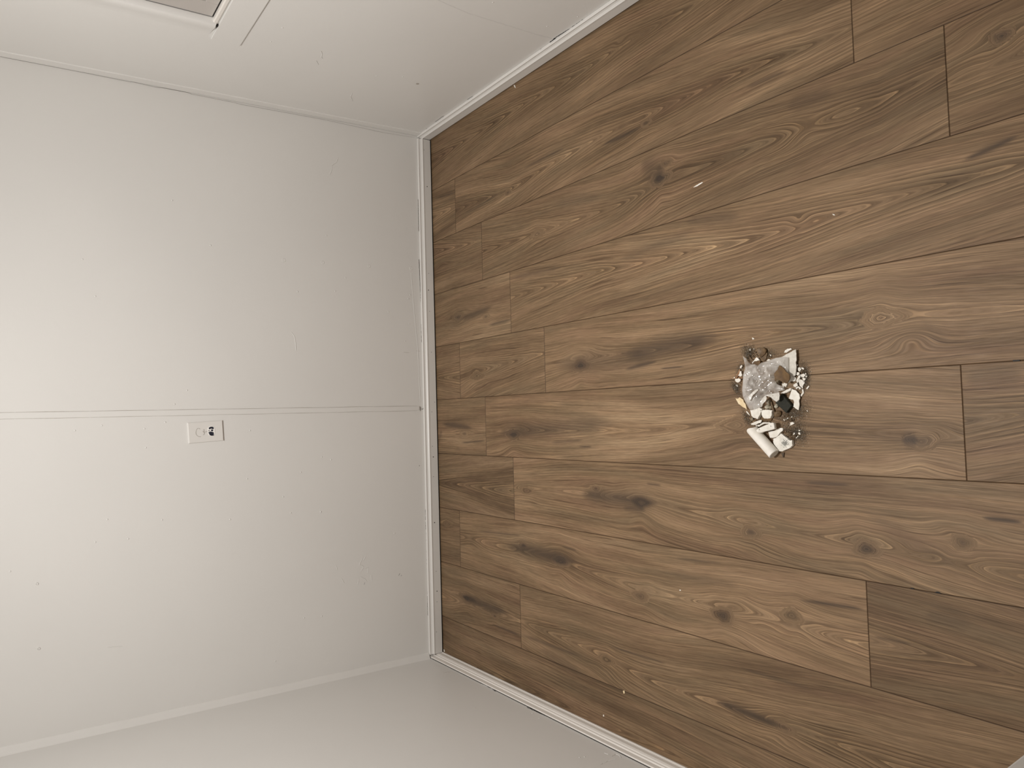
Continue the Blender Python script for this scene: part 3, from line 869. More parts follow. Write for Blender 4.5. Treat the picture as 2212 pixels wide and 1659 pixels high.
blob(bm, [(0.0135, -0.0095), (0.0160, -0.0150), (0.0160, -0.0215), (0.0140, -0.0255), (0.0085, -0.0262), (0.0070, -0.0225), (0.0085, -0.0200), (0.0100, -0.0160), (0.0080, -0.0145), (0.0075, -0.0110)], 0.0058, 0.0066)
blob(bm, [(0.0060, -0.0215), (0.0070, -0.0180), (0.0025, -0.0160), (-0.0005, -0.0205), (0.0020, -0.0235), (0.0050, -0.0240)], 0.0058, 0.0066)
blob(bm, [(0.0040, -0.0085), (0.0040, -0.0118), (0.0012, -0.0118), (0.0012, -0.0085)], 0.0058, 0.0066)
blob(bm, [(0.0000, -0.0150), (-0.0035, -0.0245), (-0.0095, -0.0250), (-0.0152, -0.0240), (-0.0150, -0.0165), (-0.0125, -0.0115), (-0.0060, -0.0095), (-0.0035, -0.0070), (-0.0015, -0.0110)], 0.0058, 0.0066)
opart('socket_slots', bm, M_navy)['label'] = 'dark navy exposed plastic of the lower socket'
bm = bmesh.new()
disc(bm, 0.0, 0.0010, 0.0030, 0.0030, 0.0048, 0.0056, n=16)
opart('screw', bm, M_plate, sm=False)

# ------------------------------------------------------------------ debris pile
def clean(pts):
    o = []
    for p_ in pts:
        if not o or (Vector(p_) - Vector(o[-1])).length > 1e-4: o.append(p_)
    return o


def densify(pts, step, jit, seed):
    r = random.Random(seed)
    out_ = []
    n = len(pts)
    for i in range(n):
        a, b = Vector(pts[i]), Vector(pts[(i + 1) % n])
        k = max(1, int((b - a).length / step))
        nn = Vector((-(b - a).y, (b - a).x)).normalized() if (b - a).length > 0 else Vector((0, 0))
        for j in range(k):
            q = a.lerp(b, j / k)
            if j: q = q + nn * r.uniform(-jit, jit)
            out_.append((q.x, q.y))
    return out_


def inside(p_, poly):
    x, y = p_
    c = False
    n = len(poly)
    for i in range(n):
        x0, y0 = poly[i]; x1, y1 = poly[(i + 1) % n]
        if (y0 > y) != (y1 > y) and x < (x1 - x0) * (y - y0) / (y1 - y0) + x0: c = not c
    return c


def cdt(poly, step, jit=0.3, seed=0):
    r = random.Random(seed)
    xs = [q[0] for q in poly]; ys = [q[1] for q in poly]
    pts = [Vector(q) for q in poly]
    n = len(pts)
    x = min(xs) + step / 2
    while x < max(xs):
        y = min(ys) + step / 2
        while y < max(ys):
            q = (x + r.uniform(-jit, jit) * step, y + r.uniform(-jit, jit) * step)
            if inside(q, poly) and min((Vector(q) - p_).length for p_ in pts[:n]) > step * 0.45: pts.append(Vector(q))
            y += step
        x += step
    res = delaunay_2d_cdt(pts, [(i, (i + 1) % n) for i in range(n)], [], 1, 1e-7)
    return res[0], res[2]


def nz(x, y, s):
    return (math.sin(x * 410 + s) * math.cos(y * 370 + s * 1.7) + 0.6 * math.sin(x * 930 + y * 610 + s * 2.3)) / 1.6


def slab(name, pts, z0, th, mat, label, cat='plaster fragment', group=None, jag=0.0006, tilt=(0, 0), rough=0.00025, bev=0.00018, step=0.003, seed=None, curl=0.0, parent=None):
    pts = clean(pts)
    seed = seed if seed is not None else int(abs(pts[0][0] * 9e4 + pts[0][1] * 7e4)) % 9973
    poly = densify(pts, step, jag, seed)
    cx = sum(p_[0] for p_ in poly) / len(poly)
    cy = sum(p_[1] for p_ in poly) / len(poly)
    rad = max(math.hypot(p_[0] - cx, p_[1] - cy) for p_ in poly)
    co, fs = cdt(poly, max(step * 1.6, rad / 5), 0.3, seed)
    bm = bmesh.new()

    def zz(x, y, top):
        d = math.hypot(x - cx, y - cy) / rad
        return tilt[0] * (x - cx) + tilt[1] * (y - cy) + (th + rough * nz(x, y, seed) if top else rough * 0.2 * nz(x, y, seed + 3)) + curl * d * d
    zs = [zz(c.x, c.y, False) for c in co]
    lift = -min(zs)
    tv = [bm.verts.new((c.x - cx, c.y - cy, zz(c.x, c.y, True) + lift)) for c in co]
    bv = [bm.verts.new((c.x - cx, c.y - cy, zz(c.x, c.y, False) + lift)) for c in co]
    cnt = {}
    for f in fs:
        bm.faces.new([tv[i] for i in f])
        bm.faces.new([bv[i] for i in reversed(f)])
        for a, b in zip(f, f[1:] + f[:1]): cnt[(a, b)] = 1
    for (a, b) in cnt:
        if (b, a) not in cnt: bm.faces.new((tv[a], bv[a], bv[b], tv[b]))
    fix(bm)
    o = obj(name, bm, mat)
    o.location = (cx, cy, z0)
    if bev: bevel_mod(o, bev, 2)
    if parent is None: tag(o, label, cat, group)
    return o


def rock(name, xy, z0, r3, mat, label, cat, group=None, seed=1, rot=0.0, flat=0.55, sub=3, amp=0.22):
    bm = bmesh.new()
    bmesh.ops.create_icosphere(bm, subdivisions=sub, radius=1.0)
    rr = random.Random(seed)
    dirs = [(Vector((rr.uniform(-1, 1), rr.uniform(-1, 1), rr.uniform(-1, 1))).normalized(), rr.uniform(0.5, 0.95)) for _ in range(9)]
    for v_ in bm.verts:
        c = v_.co.copy()
        for d_, lim in dirs:
            k = c.dot(d_)
            if k > lim: c -= d_ * (k - lim) * 0.85
        c *= 1 + amp * 0.3 * math.sin(c.x * 5 + seed) * math.cos(c.y * 4 + seed * 2)
        c.z = max(c.z, -flat)
        v_.co = Vector((c.x * r3[0], c.y * r3[1], c.z * r3[2]))
    mz = min(v_.co.z for v_ in bm.verts)
    for v_ in bm.verts: v_.co.z -= mz
    o = obj(name, bm, mat, smooth=(sub > 1))
    o.location = (xy[0], xy[1], z0)
    o.rotation_euler = (0, 0, rot)
    return tag(o, label, cat, group)


M_plaster = mottled('plaster_white', lin(226, 220, 208), lin(243, 239, 230), 70, 0.75, 0.35, 0.0006)
M_plaster2 = mottled('plaster_dirty', lin(220, 214, 202), lin(240, 236, 227), 60, 0.75, 0.35, 0.0006, dirt=(95, 0.60, lin(120, 114, 104)))  # white plaster with scattered grey dirt
def mould_material():
    m, nt, p = newmat('plaster_mouldy')
    geo = N(nt, 'ShaderNodeTexCoord').outputs['Object']
    base = ramp(nt, noise(nt, geo, 60, 4, 0.6), [(0.35, lin(220, 215, 204)), (0.65, lin(240, 236, 227))])
    vm = N(nt, 'ShaderNodeVectorMath', operation='DISTANCE')
    nt.links.new(geo, vm.inputs[0])
    vm.inputs[1].default_value = (-0.001, -0.006, 0.008)
    near = ramp(nt, math_node(nt, 'MULTIPLY', vm.outputs['Value'], 50.0), [(0.05, 0.30), (0.75, 0.0)])
    sp = ramp(nt, math_node(nt, 'ADD', noise(nt, geo, 420, 3, 0.7), near), [(0.62, 0.0), (0.74, 0.8)])
    nt.links.new(mixc(nt, sp, base, lin(74, 76, 70)), p.inputs['Base Color'])
    p.inputs['Roughness'].default_value = 0.75
    bump(nt, p, noise(nt, geo, 240, 3, 0.6), 0.35, 0.0006)
    return m


M_mould = mould_material()
M_paper = mottled('drywall_paper', lin(200, 195, 184), lin(222, 217, 207), 120, 0.7, 0.15, 0.0004)
M_brown = mottled('brown_board', lin(84, 62, 36), lin(116, 88, 52), 45, 0.6, 0.3, 0.0006, dirt=(60, 0.62, lin(70, 44, 24)))
M_leaf = mottled('dry_brown', lin(84, 64, 42), lin(122, 98, 68), 90, 0.5, 0.5, 0.001, dirt=(120, 0.58, lin(40, 28, 18)))
M_rust = mottled('orange_wood', lin(112, 78, 50), lin(166, 126, 90), 110, 0.6, 0.4, 0.0006)
M_cream = mottled('cream_flake', lin(222, 196, 150), lin(240, 222, 186), 80, 0.7, 0.4, 0.0008, dirt=(130, 0.66, lin(140, 92, 50)))
M_block = mottled('black_block', lin(34, 34, 27), lin(47, 47, 38), 160, 0.6, 0.3, 0.0004, spec=0.2)
M_stone = mottled('grey_stone', lin(112, 100, 82), lin(168, 156, 134), 110, 0.45, 0.3, 0.0006)
M_stone2 = mottled('pale_stone', lin(176, 168, 148), lin(208, 200, 182), 90, 0.5, 0.3, 0.0006)
M_dark = mottled('dark_crumb', lin(52, 40, 27), lin(96, 76, 54), 200, 0.5, 0.5, 0.0008)
M_glassy = mottled('glossy_grit', lin(90, 74, 54), lin(150, 132, 104), 200, 0.15, 0.5, 0.0008, spec=0.9)
M_roll = mottled('roll_white', lin(232, 226, 214), lin(242, 237, 228), 40, 0.55, 0.06, 0.0004)
M_dust = mottled('grey_dust', lin(62, 56, 46), lin(92, 84, 70), 300, 0.9)

# big plasterboard triangle
slab('drywall_piece', [(0.1402, 0.9347), (0.1304, 0.9333), (0.115, 0.9338), (0.1094, 0.9362), (0.1015, 0.935), (0.09, 0.9366), (0.0805, 0.9386), (0.078, 0.9462), (0.0809, 0.9525), (0.0942, 0.9693), (0.1112, 0.9861), (0.1232, 0.999), (0.1252, 0.9755)], 0.0005, 0.0026, M_paper,
     'large pale triangular plasterboard piece at the upper right of the pile, partly under clear plastic', 'plasterboard', jag=0.0005, rough=0.0002, bev=0.0002, tilt=(0.01, -0.10))
slab('plaster_flake', [(0.1355, 0.9686), (0.1409, 0.9659), (0.1438, 0.9594), (0.1444, 0.9507), (0.1413, 0.9485), (0.1385, 0.9559), (0.1349, 0.962)], 0.0005, 0.003, M_plaster,
     'small white flake touching the upper edge of the triangular plasterboard', 'plaster fragment')
brown = slab('cardboard_scrap', [(0.1053, 0.9699), (0.0984, 0.962), (0.0907, 0.9564), (0.0808, 0.9456), (0.0721, 0.9457), (0.0619, 0.9551), (0.0661, 0.9641), (0.0708, 0.9737), (0.0749, 0.9857), (0.0873, 0.9864), (0.0946, 0.9781)], 0.0155, 0.0030, M_brown,
     'brown creased cardboard scrap lying on the plasterboard beside the clear plastic', 'cardboard', tilt=(0.05, -0.03), curl=0.002)
slab('plaster_flake', [(0.0806, 0.9551), (0.078, 0.9445), (0.0729, 0.9405), (0.0664, 0.945), (0.0679, 0.9546), (0.0625, 0.9636), (0.0538, 0.9672), (0.058, 0.9714), (0.0632, 0.9778), (0.0635, 0.9646)], 0.0005, 0.004, M_plaster2,
     'crumbly white plaster below the brown cardboard scrap', 'plaster fragment', jag=0.0012)

# black block
bk = empty('power_adapter', (0, 0, 0))
bx = [(0.0392, 0.9745), (0.0105, 0.9504), (-0.0066, 0.9656), (0.0191, 0.9932)]
cx = sum(q[0] for q in bx) / 4; cy = sum(q[1] for q in bx) / 4
bk.location = (cx, cy, 0.0005)
bm = bmesh.new()
lo_v = [bm.verts.new((q[0] - cx, q[1] - cy, 0)) for q in bx]
hi_v = [bm.verts.new((q[0] - cx, q[1] - cy, 0.0105)) for q in bx]
for k in range(4): bm.faces.new((lo_v[k], lo_v[(k + 1) % 4], hi_v[(k + 1) % 4], hi_v[k]))
bm.faces.new(hi_v); bm.faces.new(lo_v[::-1])
fix(bm)
o = obj('block_body', bm, M_block, bk)
bevel_mod(o, 0.0016, 3)
bk.name = 'black_block'
tag(bk, 'small black rectangular block in the middle of the debris pile', 'block')

slab('plaster_flake', [(0.0492, 0.9512), (0.0453, 0.9407), (0.0377, 0.9331), (0.0289, 0.9307), (0.0204, 0.9337), (0.0146, 0.9331), (0.0002, 0.936), (0.0004, 0.9386), (0.0033, 0.9438), (0.0081, 0.9503), (0.0179, 0.9474), (0.0238, 0.949), (0.027, 0.9618), (0.0349, 0.9584), (0.0425, 0.9548)], 0.0005, 0.0024, M_plaster,
     'white keyhole-shaped plaster piece at the right edge of the pile', 'plaster fragment', jag=0.0006, tilt=(0.02, -0.14))
slab('plaster_flake', [(0.0403, 0.9775), (0.0467, 0.965), (0.0513, 0.9516), (0.0463, 0.9529), (0.0413, 0.9618), (0.0392, 0.973)], 0.0005, 0.008, M_plaster,
     'narrow white sliver pointing between the black block and the keyhole-shaped piece', 'plaster fragment', tilt=(0.0, 0.1))
slab('plaster_flake', [(0.0471, 0.9273), (0.0471, 0.9238), (0.0382, 0.9228), (0.0306, 0.9298), (0.0343, 0.9311), (0.0394, 0.9264)], 0.0005, 0.003, M_plaster,
     'thin white chip at the far right of the keyhole-shaped piece', 'plaster fragment')
slab('plaster_flake', [(0.0481, 0.9171), (0.0518, 0.9149), (0.0549, 0.9101), (0.0537, 0.9091), (0.0467, 0.9144)], 0.0005, 0.002, M_plaster,
     'tiny detached white chip, farthest right of the whole pile', 'plaster fragment')

# flakes under the right cluster
G1 = 'loose white flakes in the heap right of the triangular plasterboard'
fl = [
    [(1690,820),(1740,810),(1760,870),(1740,920),(1700,900)], [(1775,815),(1840,835),(1835,865),(1790,850)],
    [(1670,925),(1730,935),(1740,985),(1700,1010),(1665,985)], [(1700,1010),(1755,985),(1730,1075),(1700,1160),(1660,1190),(1650,1120)],
    [(1760,985),(1830,960),(1870,1010),(1830,1055),(1780,1040)], [(1880,945),(1900,960),(1895,985),(1870,975)],
    [(1725,1085),(1800,1130),(1840,1150),(1830,1210),(1760,1290),(1720,1220),(1700,1150)], [(1810,1050),(1885,1085),(1850,1130),(1815,1110)],
    [(1600,1215),(1680,1185),(1700,1240),(1650,1290),(1600,1270)], [(1640,1290),(1700,1262),(1760,1310),(1740,1340),(1690,1300),(1640,1335)],
    [(1650,740),(1690,745),(1680,780),(1655,775)], [(1880,1020),(1915,1010),(1920,1040),(1890,1050)], [(1520,1060),(1620,1085),(1625,1120),(1520,1110)],
    [(1790,1265),(1815,1250),(1812,1310),(1790,1320)], [(1330,1230),(1380,1240),(1370,1300),(1310,1270)],
]
FLP = [(0.0977, 0.9346), (0.0983, 0.9293), (0.0924, 0.9275), (0.0877, 0.9298), (0.0899, 0.9339), (0.0976, 0.9256), (0.0952, 0.919), (0.0923, 0.9196), (0.0941, 0.9242), (0.0877, 0.9372), (0.0864, 0.9309), (0.0815, 0.9301), (0.0793, 0.9344), (0.082, 0.938), (0.0793, 0.9344), (0.0814, 0.9285), (0.0729, 0.9316), (0.0649, 0.9351), (0.0622, 0.9395), (0.069, 0.9402), (0.0813, 0.928), (0.0833, 0.9206), (0.0782, 0.9166), (0.0742, 0.921), (0.0759, 0.9262), (0.0844, 0.9153), (0.0828, 0.9133), (0.0805, 0.9139), (0.0816, 0.9165), (0.0719, 0.9321), (0.0672, 0.9245), (0.065, 0.9204), (0.0593, 0.9217), (0.052, 0.9294), (0.059, 0.9333), (0.0658, 0.9351), (0.0748, 0.9231), (0.071, 0.9154), (0.0669, 0.9193), (0.069, 0.9228), (0.0601, 0.946), (0.0626, 0.9373), (0.0571, 0.9355), (0.0526, 0.941), (0.0548, 0.9462), (0.0526, 0.9421), (0.055, 0.9356), (0.0501, 0.9295), (0.0473, 0.9317), (0.0514, 0.9368), (0.0483, 0.9423), (0.1058, 0.9385), (0.105, 0.9342), (0.1017, 0.9355), (0.1024, 0.9381), (0.0772, 0.9157), (0.0779, 0.912), (0.075, 0.9116), (0.0743, 0.9148), (0.0756, 0.9538), (0.0726, 0.9432), (0.0692, 0.9429), (0.0708, 0.9541), (0.0543, 0.9261), (0.0556, 0.9235), (0.0498, 0.9241), (0.049, 0.9264), (0.0602, 0.9753), (0.0589, 0.9698), (0.0531, 0.9712), (0.0563, 0.9776)]
h_ = ' in the heap right of the triangular plasterboard'
FLL = ['topmost broad white flake' + h_, 'thin white flake, top right' + h_, 'blocky white flake, second from top' + h_,
       'tall upright white flake, left side' + h_, 'wide white flake, centre right' + h_, 'tiny white chip, upper right rim' + h_,
       'largest pointed white flake, middle' + h_, 'slanted white chip, right rim' + h_, 'white flake, lower left end' + h_,
       'curved white flake, very bottom' + h_, 'tiny white chip against the right edge of the triangular plasterboard', 'tiny square white chip, far right' + h_,
       'thin white flake just right of the brown cardboard scrap', 'narrow white chip, lower right' + h_, 'small white flake below the two pebbles under the brown scrap']
k0 = 0
for i, f_ in enumerate(fl):
    pts = FLP[k0:k0 + len(f_)]
    k0 += len(f_)
    slab('plaster_flake', pts, 0.0005 + 0.0012 * (i % 3), 0.0022 + 0.0006 * (i % 2), M_plaster if i % 3 else M_plaster2,
         FLL[i], 'plaster fragment', G1, jag=0.0012, tilt=(0.15 * math.sin(i * 2.1), 0.12 * math.cos(i * 1.3)), step=0.002)

# left side bits
for pts, lb in (([(0.1069, 1.089), (0.1098, 1.0896), (0.1152, 1.0844), (0.1124, 1.0826), (0.107, 1.086)], 'small white flake at the left edge of the pile, topmost of three'),
                ([(0.1, 1.0903), (0.0997, 1.0864), (0.0939, 1.0857), (0.0896, 1.0837), (0.0863, 1.0885), (0.0893, 1.0957), (0.0928, 1.0928)], 'small white flake at the left edge of the pile, middle of three'),
                ([(0.082, 1.1035), (0.0825, 1.0948), (0.079, 1.0888), (0.0745, 1.0909), (0.0717, 1.0971), (0.0752, 1.1035), (0.0789, 1.1055)], 'small white flake at the left edge of the pile, lowest of three')):
    slab('plaster_flake', pts, 0.0045, 0.003, M_plaster, lb, 'plaster fragment', jag=0.0008)
slab('wood_splinter', [(0.1051, 1.094), (0.1031, 1.0911), (0.0945, 1.0942), (0.0859, 1.0993), (0.082, 1.1041), (0.0796, 1.1086), (0.0858, 1.1064), (0.0949, 1.1004)], 0.0005, 0.0035, M_rust, 'orange-brown wood splinter leaning at the left edge of the pile', 'splinter', jag=0.0004)
slab('wood_splinter', [(0.0846, 1.1001), (0.0857, 1.0954), (0.0838, 1.0866), (0.081, 1.0867), (0.0827, 1.098)], 0.0005, 0.0030, M_rust, 'short flat orange-brown splinter between two white flakes at the left edge', 'splinter', jag=0.0004)
slab('plaster_flake', [(0.0862, 1.1129), (0.0871, 1.1097), (0.0839, 1.1096), (0.0832, 1.1121)], 0.0005, 0.0016, M_plaster, 'tiny white speck just left of the orange-brown splinter', 'plaster fragment')
slab('plaster_flake', [(0.0328, 1.1062), (0.0318, 1.1004), (0.0351, 1.0949), (0.0322, 1.0902), (0.0287, 1.0854), (0.0224, 1.0839), (0.0192, 1.0802), (0.013, 1.0777), (0.0036, 1.0745), (0.0084, 1.0815), (0.012, 1.0893), (0.0171, 1.0964), (0.0214, 1.1009), (0.0273, 1.1039)], 0.0005, 0.004, M_cream,
     'cream-yellow crumbling flake at the lower left of the plastic', 'plaster fragment', jag=0.001, curl=0.003)
slab('plaster_flake', [(-0.0004, 1.0805), (0.0005, 1.0777), (-0.0089, 1.07), (-0.0107, 1.0707), (-0.0067, 1.0754)], 0.0005, 0.002, M_plaster, 'thin white sliver below the cream-yellow flake', 'plaster fragment')
slab('plaster_flake', [(0.0033, 1.0634), (0.0023, 1.0581), (0.0037, 1.0527), (0.0051, 1.0462), (0.0102, 1.0383), (0.0068, 1.035), (0.0052, 1.0299), (-0.0013, 1.0319), (-0.0083, 1.0351), (-0.0143, 1.0389), (-0.0195, 1.0421), (-0.0172, 1.0481), (-0.0163, 1.0534), (-0.0109, 1.0599)], 0.0005, 0.010, M_plaster2,
     'white angular plaster chunk at the lower tip of the plastic', 'plaster fragment', jag=0.0008, rough=0.0012)
slab('plaster_flake', [(-0.0008, 1.0305), (0.0021, 1.026), (0.003, 1.0196), (0.002, 1.01), (0.0008, 1.0008), (-0.0029, 1.0029), (-0.0089, 1.0024), (-0.0179, 1.007), (-0.0188, 1.015), (-0.0185, 1.0235), (-0.0144, 1.0281), (-0.0084, 1.0302)], 0.0005, 0.011, M_plaster,
     'white rounded plaster chunk right of the angular chunk', 'plaster fragment', jag=0.0006, rough=0.0008)
slab('cardboard_scrap', [(-0.0145, 1.0371), (-0.0179, 1.0075), (-0.0239, 1.01), (-0.0257, 1.033), (-0.0205, 1.0398)], 0.0005, 0.003, M_brown, 'brown scrap peeking out under the white rounded chunk', 'cardboard')
for (x_, y_), r3, mt, lb, sd in (((0.0198, 1.0147), (.0085,.0075,.0080), M_stone, 'grey-brown pebble beside the lower edge of the plastic, largest of the pebbles', 2),
                             ((0.0099, 1.0197), (.0065,.0060,.0060), M_stone2, 'pale rounded pebble above the white rounded chunk', 3),
                             ((0.0086, 1.01), (.0050,.0070,.0050), M_stone, 'small grey pebble between the pale pebble and the black block', 4),
                             ((0.0107, 0.9952), (.0052,.0060,.0050), M_stone2, 'pale pebble touching the lower left side of the black block', 5),
                             ((0.0673, 0.9892), (.0055,.0070,.0055), M_stone, 'grey pebble under the brown cardboard scrap, left of two', 6),
                             ((0.0645, 0.9827), (.0050,.0055,.0050), M_dark, 'dark pebble under the brown cardboard scrap, right of two', 7),
                             ((-0.0082, 0.9911), (.0080,.0100,.0070), M_leaf, 'dark brown oval stone below the black block', 8),
                             ((-0.0197, 1.0633), (.0050,.0045,.0040), M_stone, 'small grey stone just below the white angular chunk', 9)):
    rock('pebble', (x_, y_), 0.0005, r3, mt, lb, 'pebble', seed=sd, rot=0.6)
slab('twig', [(0.0273, 1.0148), (0.0281, 1.0108), (0.021, 1.0066), (0.0109, 1.0031), (-0.0011, 0.9997), (-0.0111, 0.998), (-0.011, 1.0016), (0.001, 1.0047), (0.0121, 1.0081)], 0.0005, 0.005, M_leaf, 'brown bark strip running down beside the black block', 'bark', jag=0.0004)
# dry leaf pieces at the top
slab('dry_leaf', [(0.1529, 1.0381), (0.1537, 1.0334), (0.1528, 1.0235), (0.15, 1.0173), (0.1461, 1.0135), (0.1406, 1.0146), (0.135, 1.0198), (0.1305, 1.0263), (0.1296, 1.0304), (0.1352, 1.0337), (0.1446, 1.0367)], 0.0005, 0.0045, M_leaf, 'dark brown curled leaf fragment at the very top of the pile', 'leaf', jag=0.0005, curl=0.004)
slab('dry_leaf', [(0.1274, 1.0362), (0.1299, 1.0326), (0.1355, 1.0242), (0.1403, 1.0154), (0.1394, 1.0131), (0.1219, 1.0185), (0.1198, 1.0238), (0.1208, 1.0307)], 0.0005, 0.003, M_leaf, 'flat brown leaf fragment just below the curled leaf fragment', 'leaf', jag=0.0005)
slab('dry_leaf', [(0.1401, 1.0653), (0.1337, 1.0626), (0.127, 1.0563), (0.1235, 1.0517), (0.1166, 1.0556), (0.1201, 1.0608), (0.1297, 1.0646)], 0.0005, 0.003, M_leaf, 'narrow brown leaf fragment left of the small white triangle', 'leaf')
slab('plaster_flake', [(0.1304, 1.0384), (0.1219, 1.0312), (0.1207, 1.0465), (0.1157, 1.0514), (0.1171, 1.0526), (0.1239, 1.0457)], 0.0060, 0.004, M_plaster, 'small white triangular tip near the top of the pile', 'plaster fragment')
slab('cardboard_scrap', [(0.1209, 1.0445), (0.1211, 1.0301), (0.115, 1.0303), (0.1093, 1.035), (0.1112, 1.0408)], 0.0060, 0.0035, M_brown, 'small tan square scrap at the upper edge of the plastic', 'cardboard')
slab('plaster_flake', [(0.1202, 1.0167), (0.124, 1.0108), (0.1221, 1.0061), (0.12, 1.0075)], 0.0005, 0.003, M_plaster, 'small white chip at the upper edge of the plastic', 'plaster fragment')
for i, pts in enumerate(([(0.1346, 1.008), (0.1345, 1.0059), (0.1318, 1.0038), (0.1303, 1.0048), (0.1315, 1.0066)], [(0.1533, 1.0629), (0.1526, 1.0605), (0.1485, 1.0611), (0.149, 1.0631)], [(0.1528, 1.0521), (0.153, 1.0503), (0.1506, 1.0502), (0.1508, 1.0519)])):
    slab('plaster_flake', pts, 0.0005, 0.0016, M_plaster, ('bright white speck right of the curled leaf fragment', 'bright white speck left of the curled leaf fragment, larger of two', 'bright white speck left of the curled leaf fragment, smaller of two')[i], 'plaster fragment')

# lower group
slab('plaster_flake', [(-0.0306, 1.0636), (-0.0274, 1.0551), (-0.0225, 1.0385), (-0.0216, 1.0324), (-0.0278, 1.035), (-0.0326, 1.0483), (-0.0333, 1.0578), (-0.0333, 1.0619)], 0.0060, 0.003, M_plaster2, 'flat white wedge above the white cylinder', 'plaster fragment')
slab('plaster_flake', [(-0.032, 1.0559), (-0.0315, 1.0529), (-0.0361, 1.049), (-0.0326, 1.0465), (-0.0341, 1.0437), (-0.0276, 1.0329), (-0.0278, 1.0123), (-0.0303, 1.0118), (-0.0312, 1.0296), (-0.0379, 1.0439), (-0.0387, 1.0456), (-0.0366, 1.0508)], 0.0005, 0.004, M_plaster, 'thin branching white sliver between the wedge and the white bar', 'plaster fragment', jag=0.0003)
slab('cardboard_scrap', [(-0.0336, 1.0716), (-0.0331, 1.0576), (-0.0382, 1.0531), (-0.0416, 1.055), (-0.041, 1.0705)], 0.0005, 0.0018, M_leaf, 'grey-brown scrap against the upper end of the white cylinder', 'cardboard')
slab('plaster_bar', [(-0.0453, 1.0363), (-0.0413, 1.0317), (-0.0355, 1.0165), (-0.0285, 0.9982), (-0.0276, 0.9942), (-0.0306, 0.9907), (-0.0428, 0.9893), (-0.0463, 1.0012), (-0.0488, 1.0149), (-0.0521, 1.0242), (-0.0518, 1.0322), (-0.0493, 1.0356)], 0.0130, 0.009, M_plaster2, 'white faceted plaster bar resting across the top of the white cylinder', 'plaster fragment', jag=0.0003, bev=0.002, tilt=(-0.05, 0.1))
slab('plaster_flake', [(-0.05, 1.0185), (-0.0488, 1.0099), (-0.0478, 1.002), (-0.0438, 0.9959), (-0.0409, 0.9827), (-0.0423, 0.9786), (-0.0475, 0.9797), (-0.0507, 0.9848), (-0.0561, 0.9895), (-0.0626, 0.9965), (-0.0646, 1.005), (-0.0647, 1.014), (-0.0588, 1.016)], 0.0005, 0.005, M_plaster, 'white flat flake between the plaster bar and the stained round piece', 'plaster fragment', jag=0.0004)
slab('plaster_flake', [(-0.054, 0.9829), (-0.0569, 0.9776), (-0.0613, 0.9723), (-0.069, 0.9616), (-0.0707, 0.9598), (-0.0691, 0.9549), (-0.0814, 0.9536), (-0.0864, 0.9594), (-0.0896, 0.9661), (-0.0962, 0.9827), (-0.0951, 0.991), (-0.0871, 0.9956), (-0.0783, 1.0028), (-0.0734, 1.0041), (-0.067, 1.0036), (-0.0629, 0.9942), (-0.0584, 0.9876)], 0.0005, 0.008, M_mould,
     'large rounded white piece with dark stains right of the white cylinder', 'plaster fragment', jag=0.0006, rough=0.0006)
slab('wood_splinter', [(-0.1002, 0.988), (-0.0986, 0.98), (-0.1097, 0.9818), (-0.1102, 0.9831), (-0.1039, 0.9865)], 0.0005, 0.003, M_dark, 'small dark triangular chip at the bottom end of the pile', 'splinter', jag=0.0003)
slab('twig', [(-0.0434, 0.9803), (-0.0427, 0.9786), (-0.0478, 0.9625), (-0.0512, 0.9477), (-0.0516, 0.9413), (-0.0528, 0.9414), (-0.0526, 0.9499), (-0.049, 0.9647)], 0.0005, 0.0025, M_dark, 'thin dark twig right of the white flat flake', 'twig', jag=0.0003)
for i, pts in enumerate(([(-0.0293, 0.9616), (-0.0274, 0.9551), (-0.0302, 0.9496), (-0.0337, 0.9554), (-0.0356, 0.9619), (-0.0343, 0.963), (-0.0327, 0.9596)], [(-0.0516, 0.9408), (-0.0514, 0.9376), (-0.0559, 0.9357), (-0.0574, 0.9386), (-0.055, 0.9415)], [(-0.0468, 0.9402), (-0.0457, 0.9363), (-0.0478, 0.9361), (-0.0492, 0.9399)],
                         [(-0.057, 0.9549), (-0.0521, 0.952), (-0.0531, 0.9497), (-0.057, 0.9517)], [(-0.0642, 0.9483), (-0.0594, 0.9422), (-0.0605, 0.9417), (-0.0657, 0.9473)], [(-0.0208, 0.9782), (-0.0198, 0.9765), (-0.0233, 0.9745), (-0.0248, 0.9762)],
                         [(-0.019, 0.9692), (-0.017, 0.966), (-0.0185, 0.965), (-0.0202, 0.9678)], [(-0.0015, 0.9181), (-0.0008, 0.9167), (-0.0035, 0.9147), (-0.0044, 0.9161)], [(-0.0143, 0.9567), (-0.0143, 0.9551), (-0.0172, 0.9554), (-0.0172, 0.9571)])):
    slab('plaster_flake', pts, 0.0005, 0.0026, M_plaster,
         ('white curved chip in the brown grit below the black block, largest of the chips there', 'square white chip at the lower right rim of the pile, larger of two', 'square white chip at the lower right rim of the pile, smaller of two',
          'slim white chip in the brown grit above the stained round piece', 'slanted white shaving beside the stained round piece', 'bright white speck below the dark oval stone, nearest to it',
          'bright white speck in the grit below the black block, left of the amber chips', 'lone white speck far right below the keyhole-shaped piece', 'bright white speck among the amber chips below the black block')[i], 'plaster fragment', jag=0.0002)

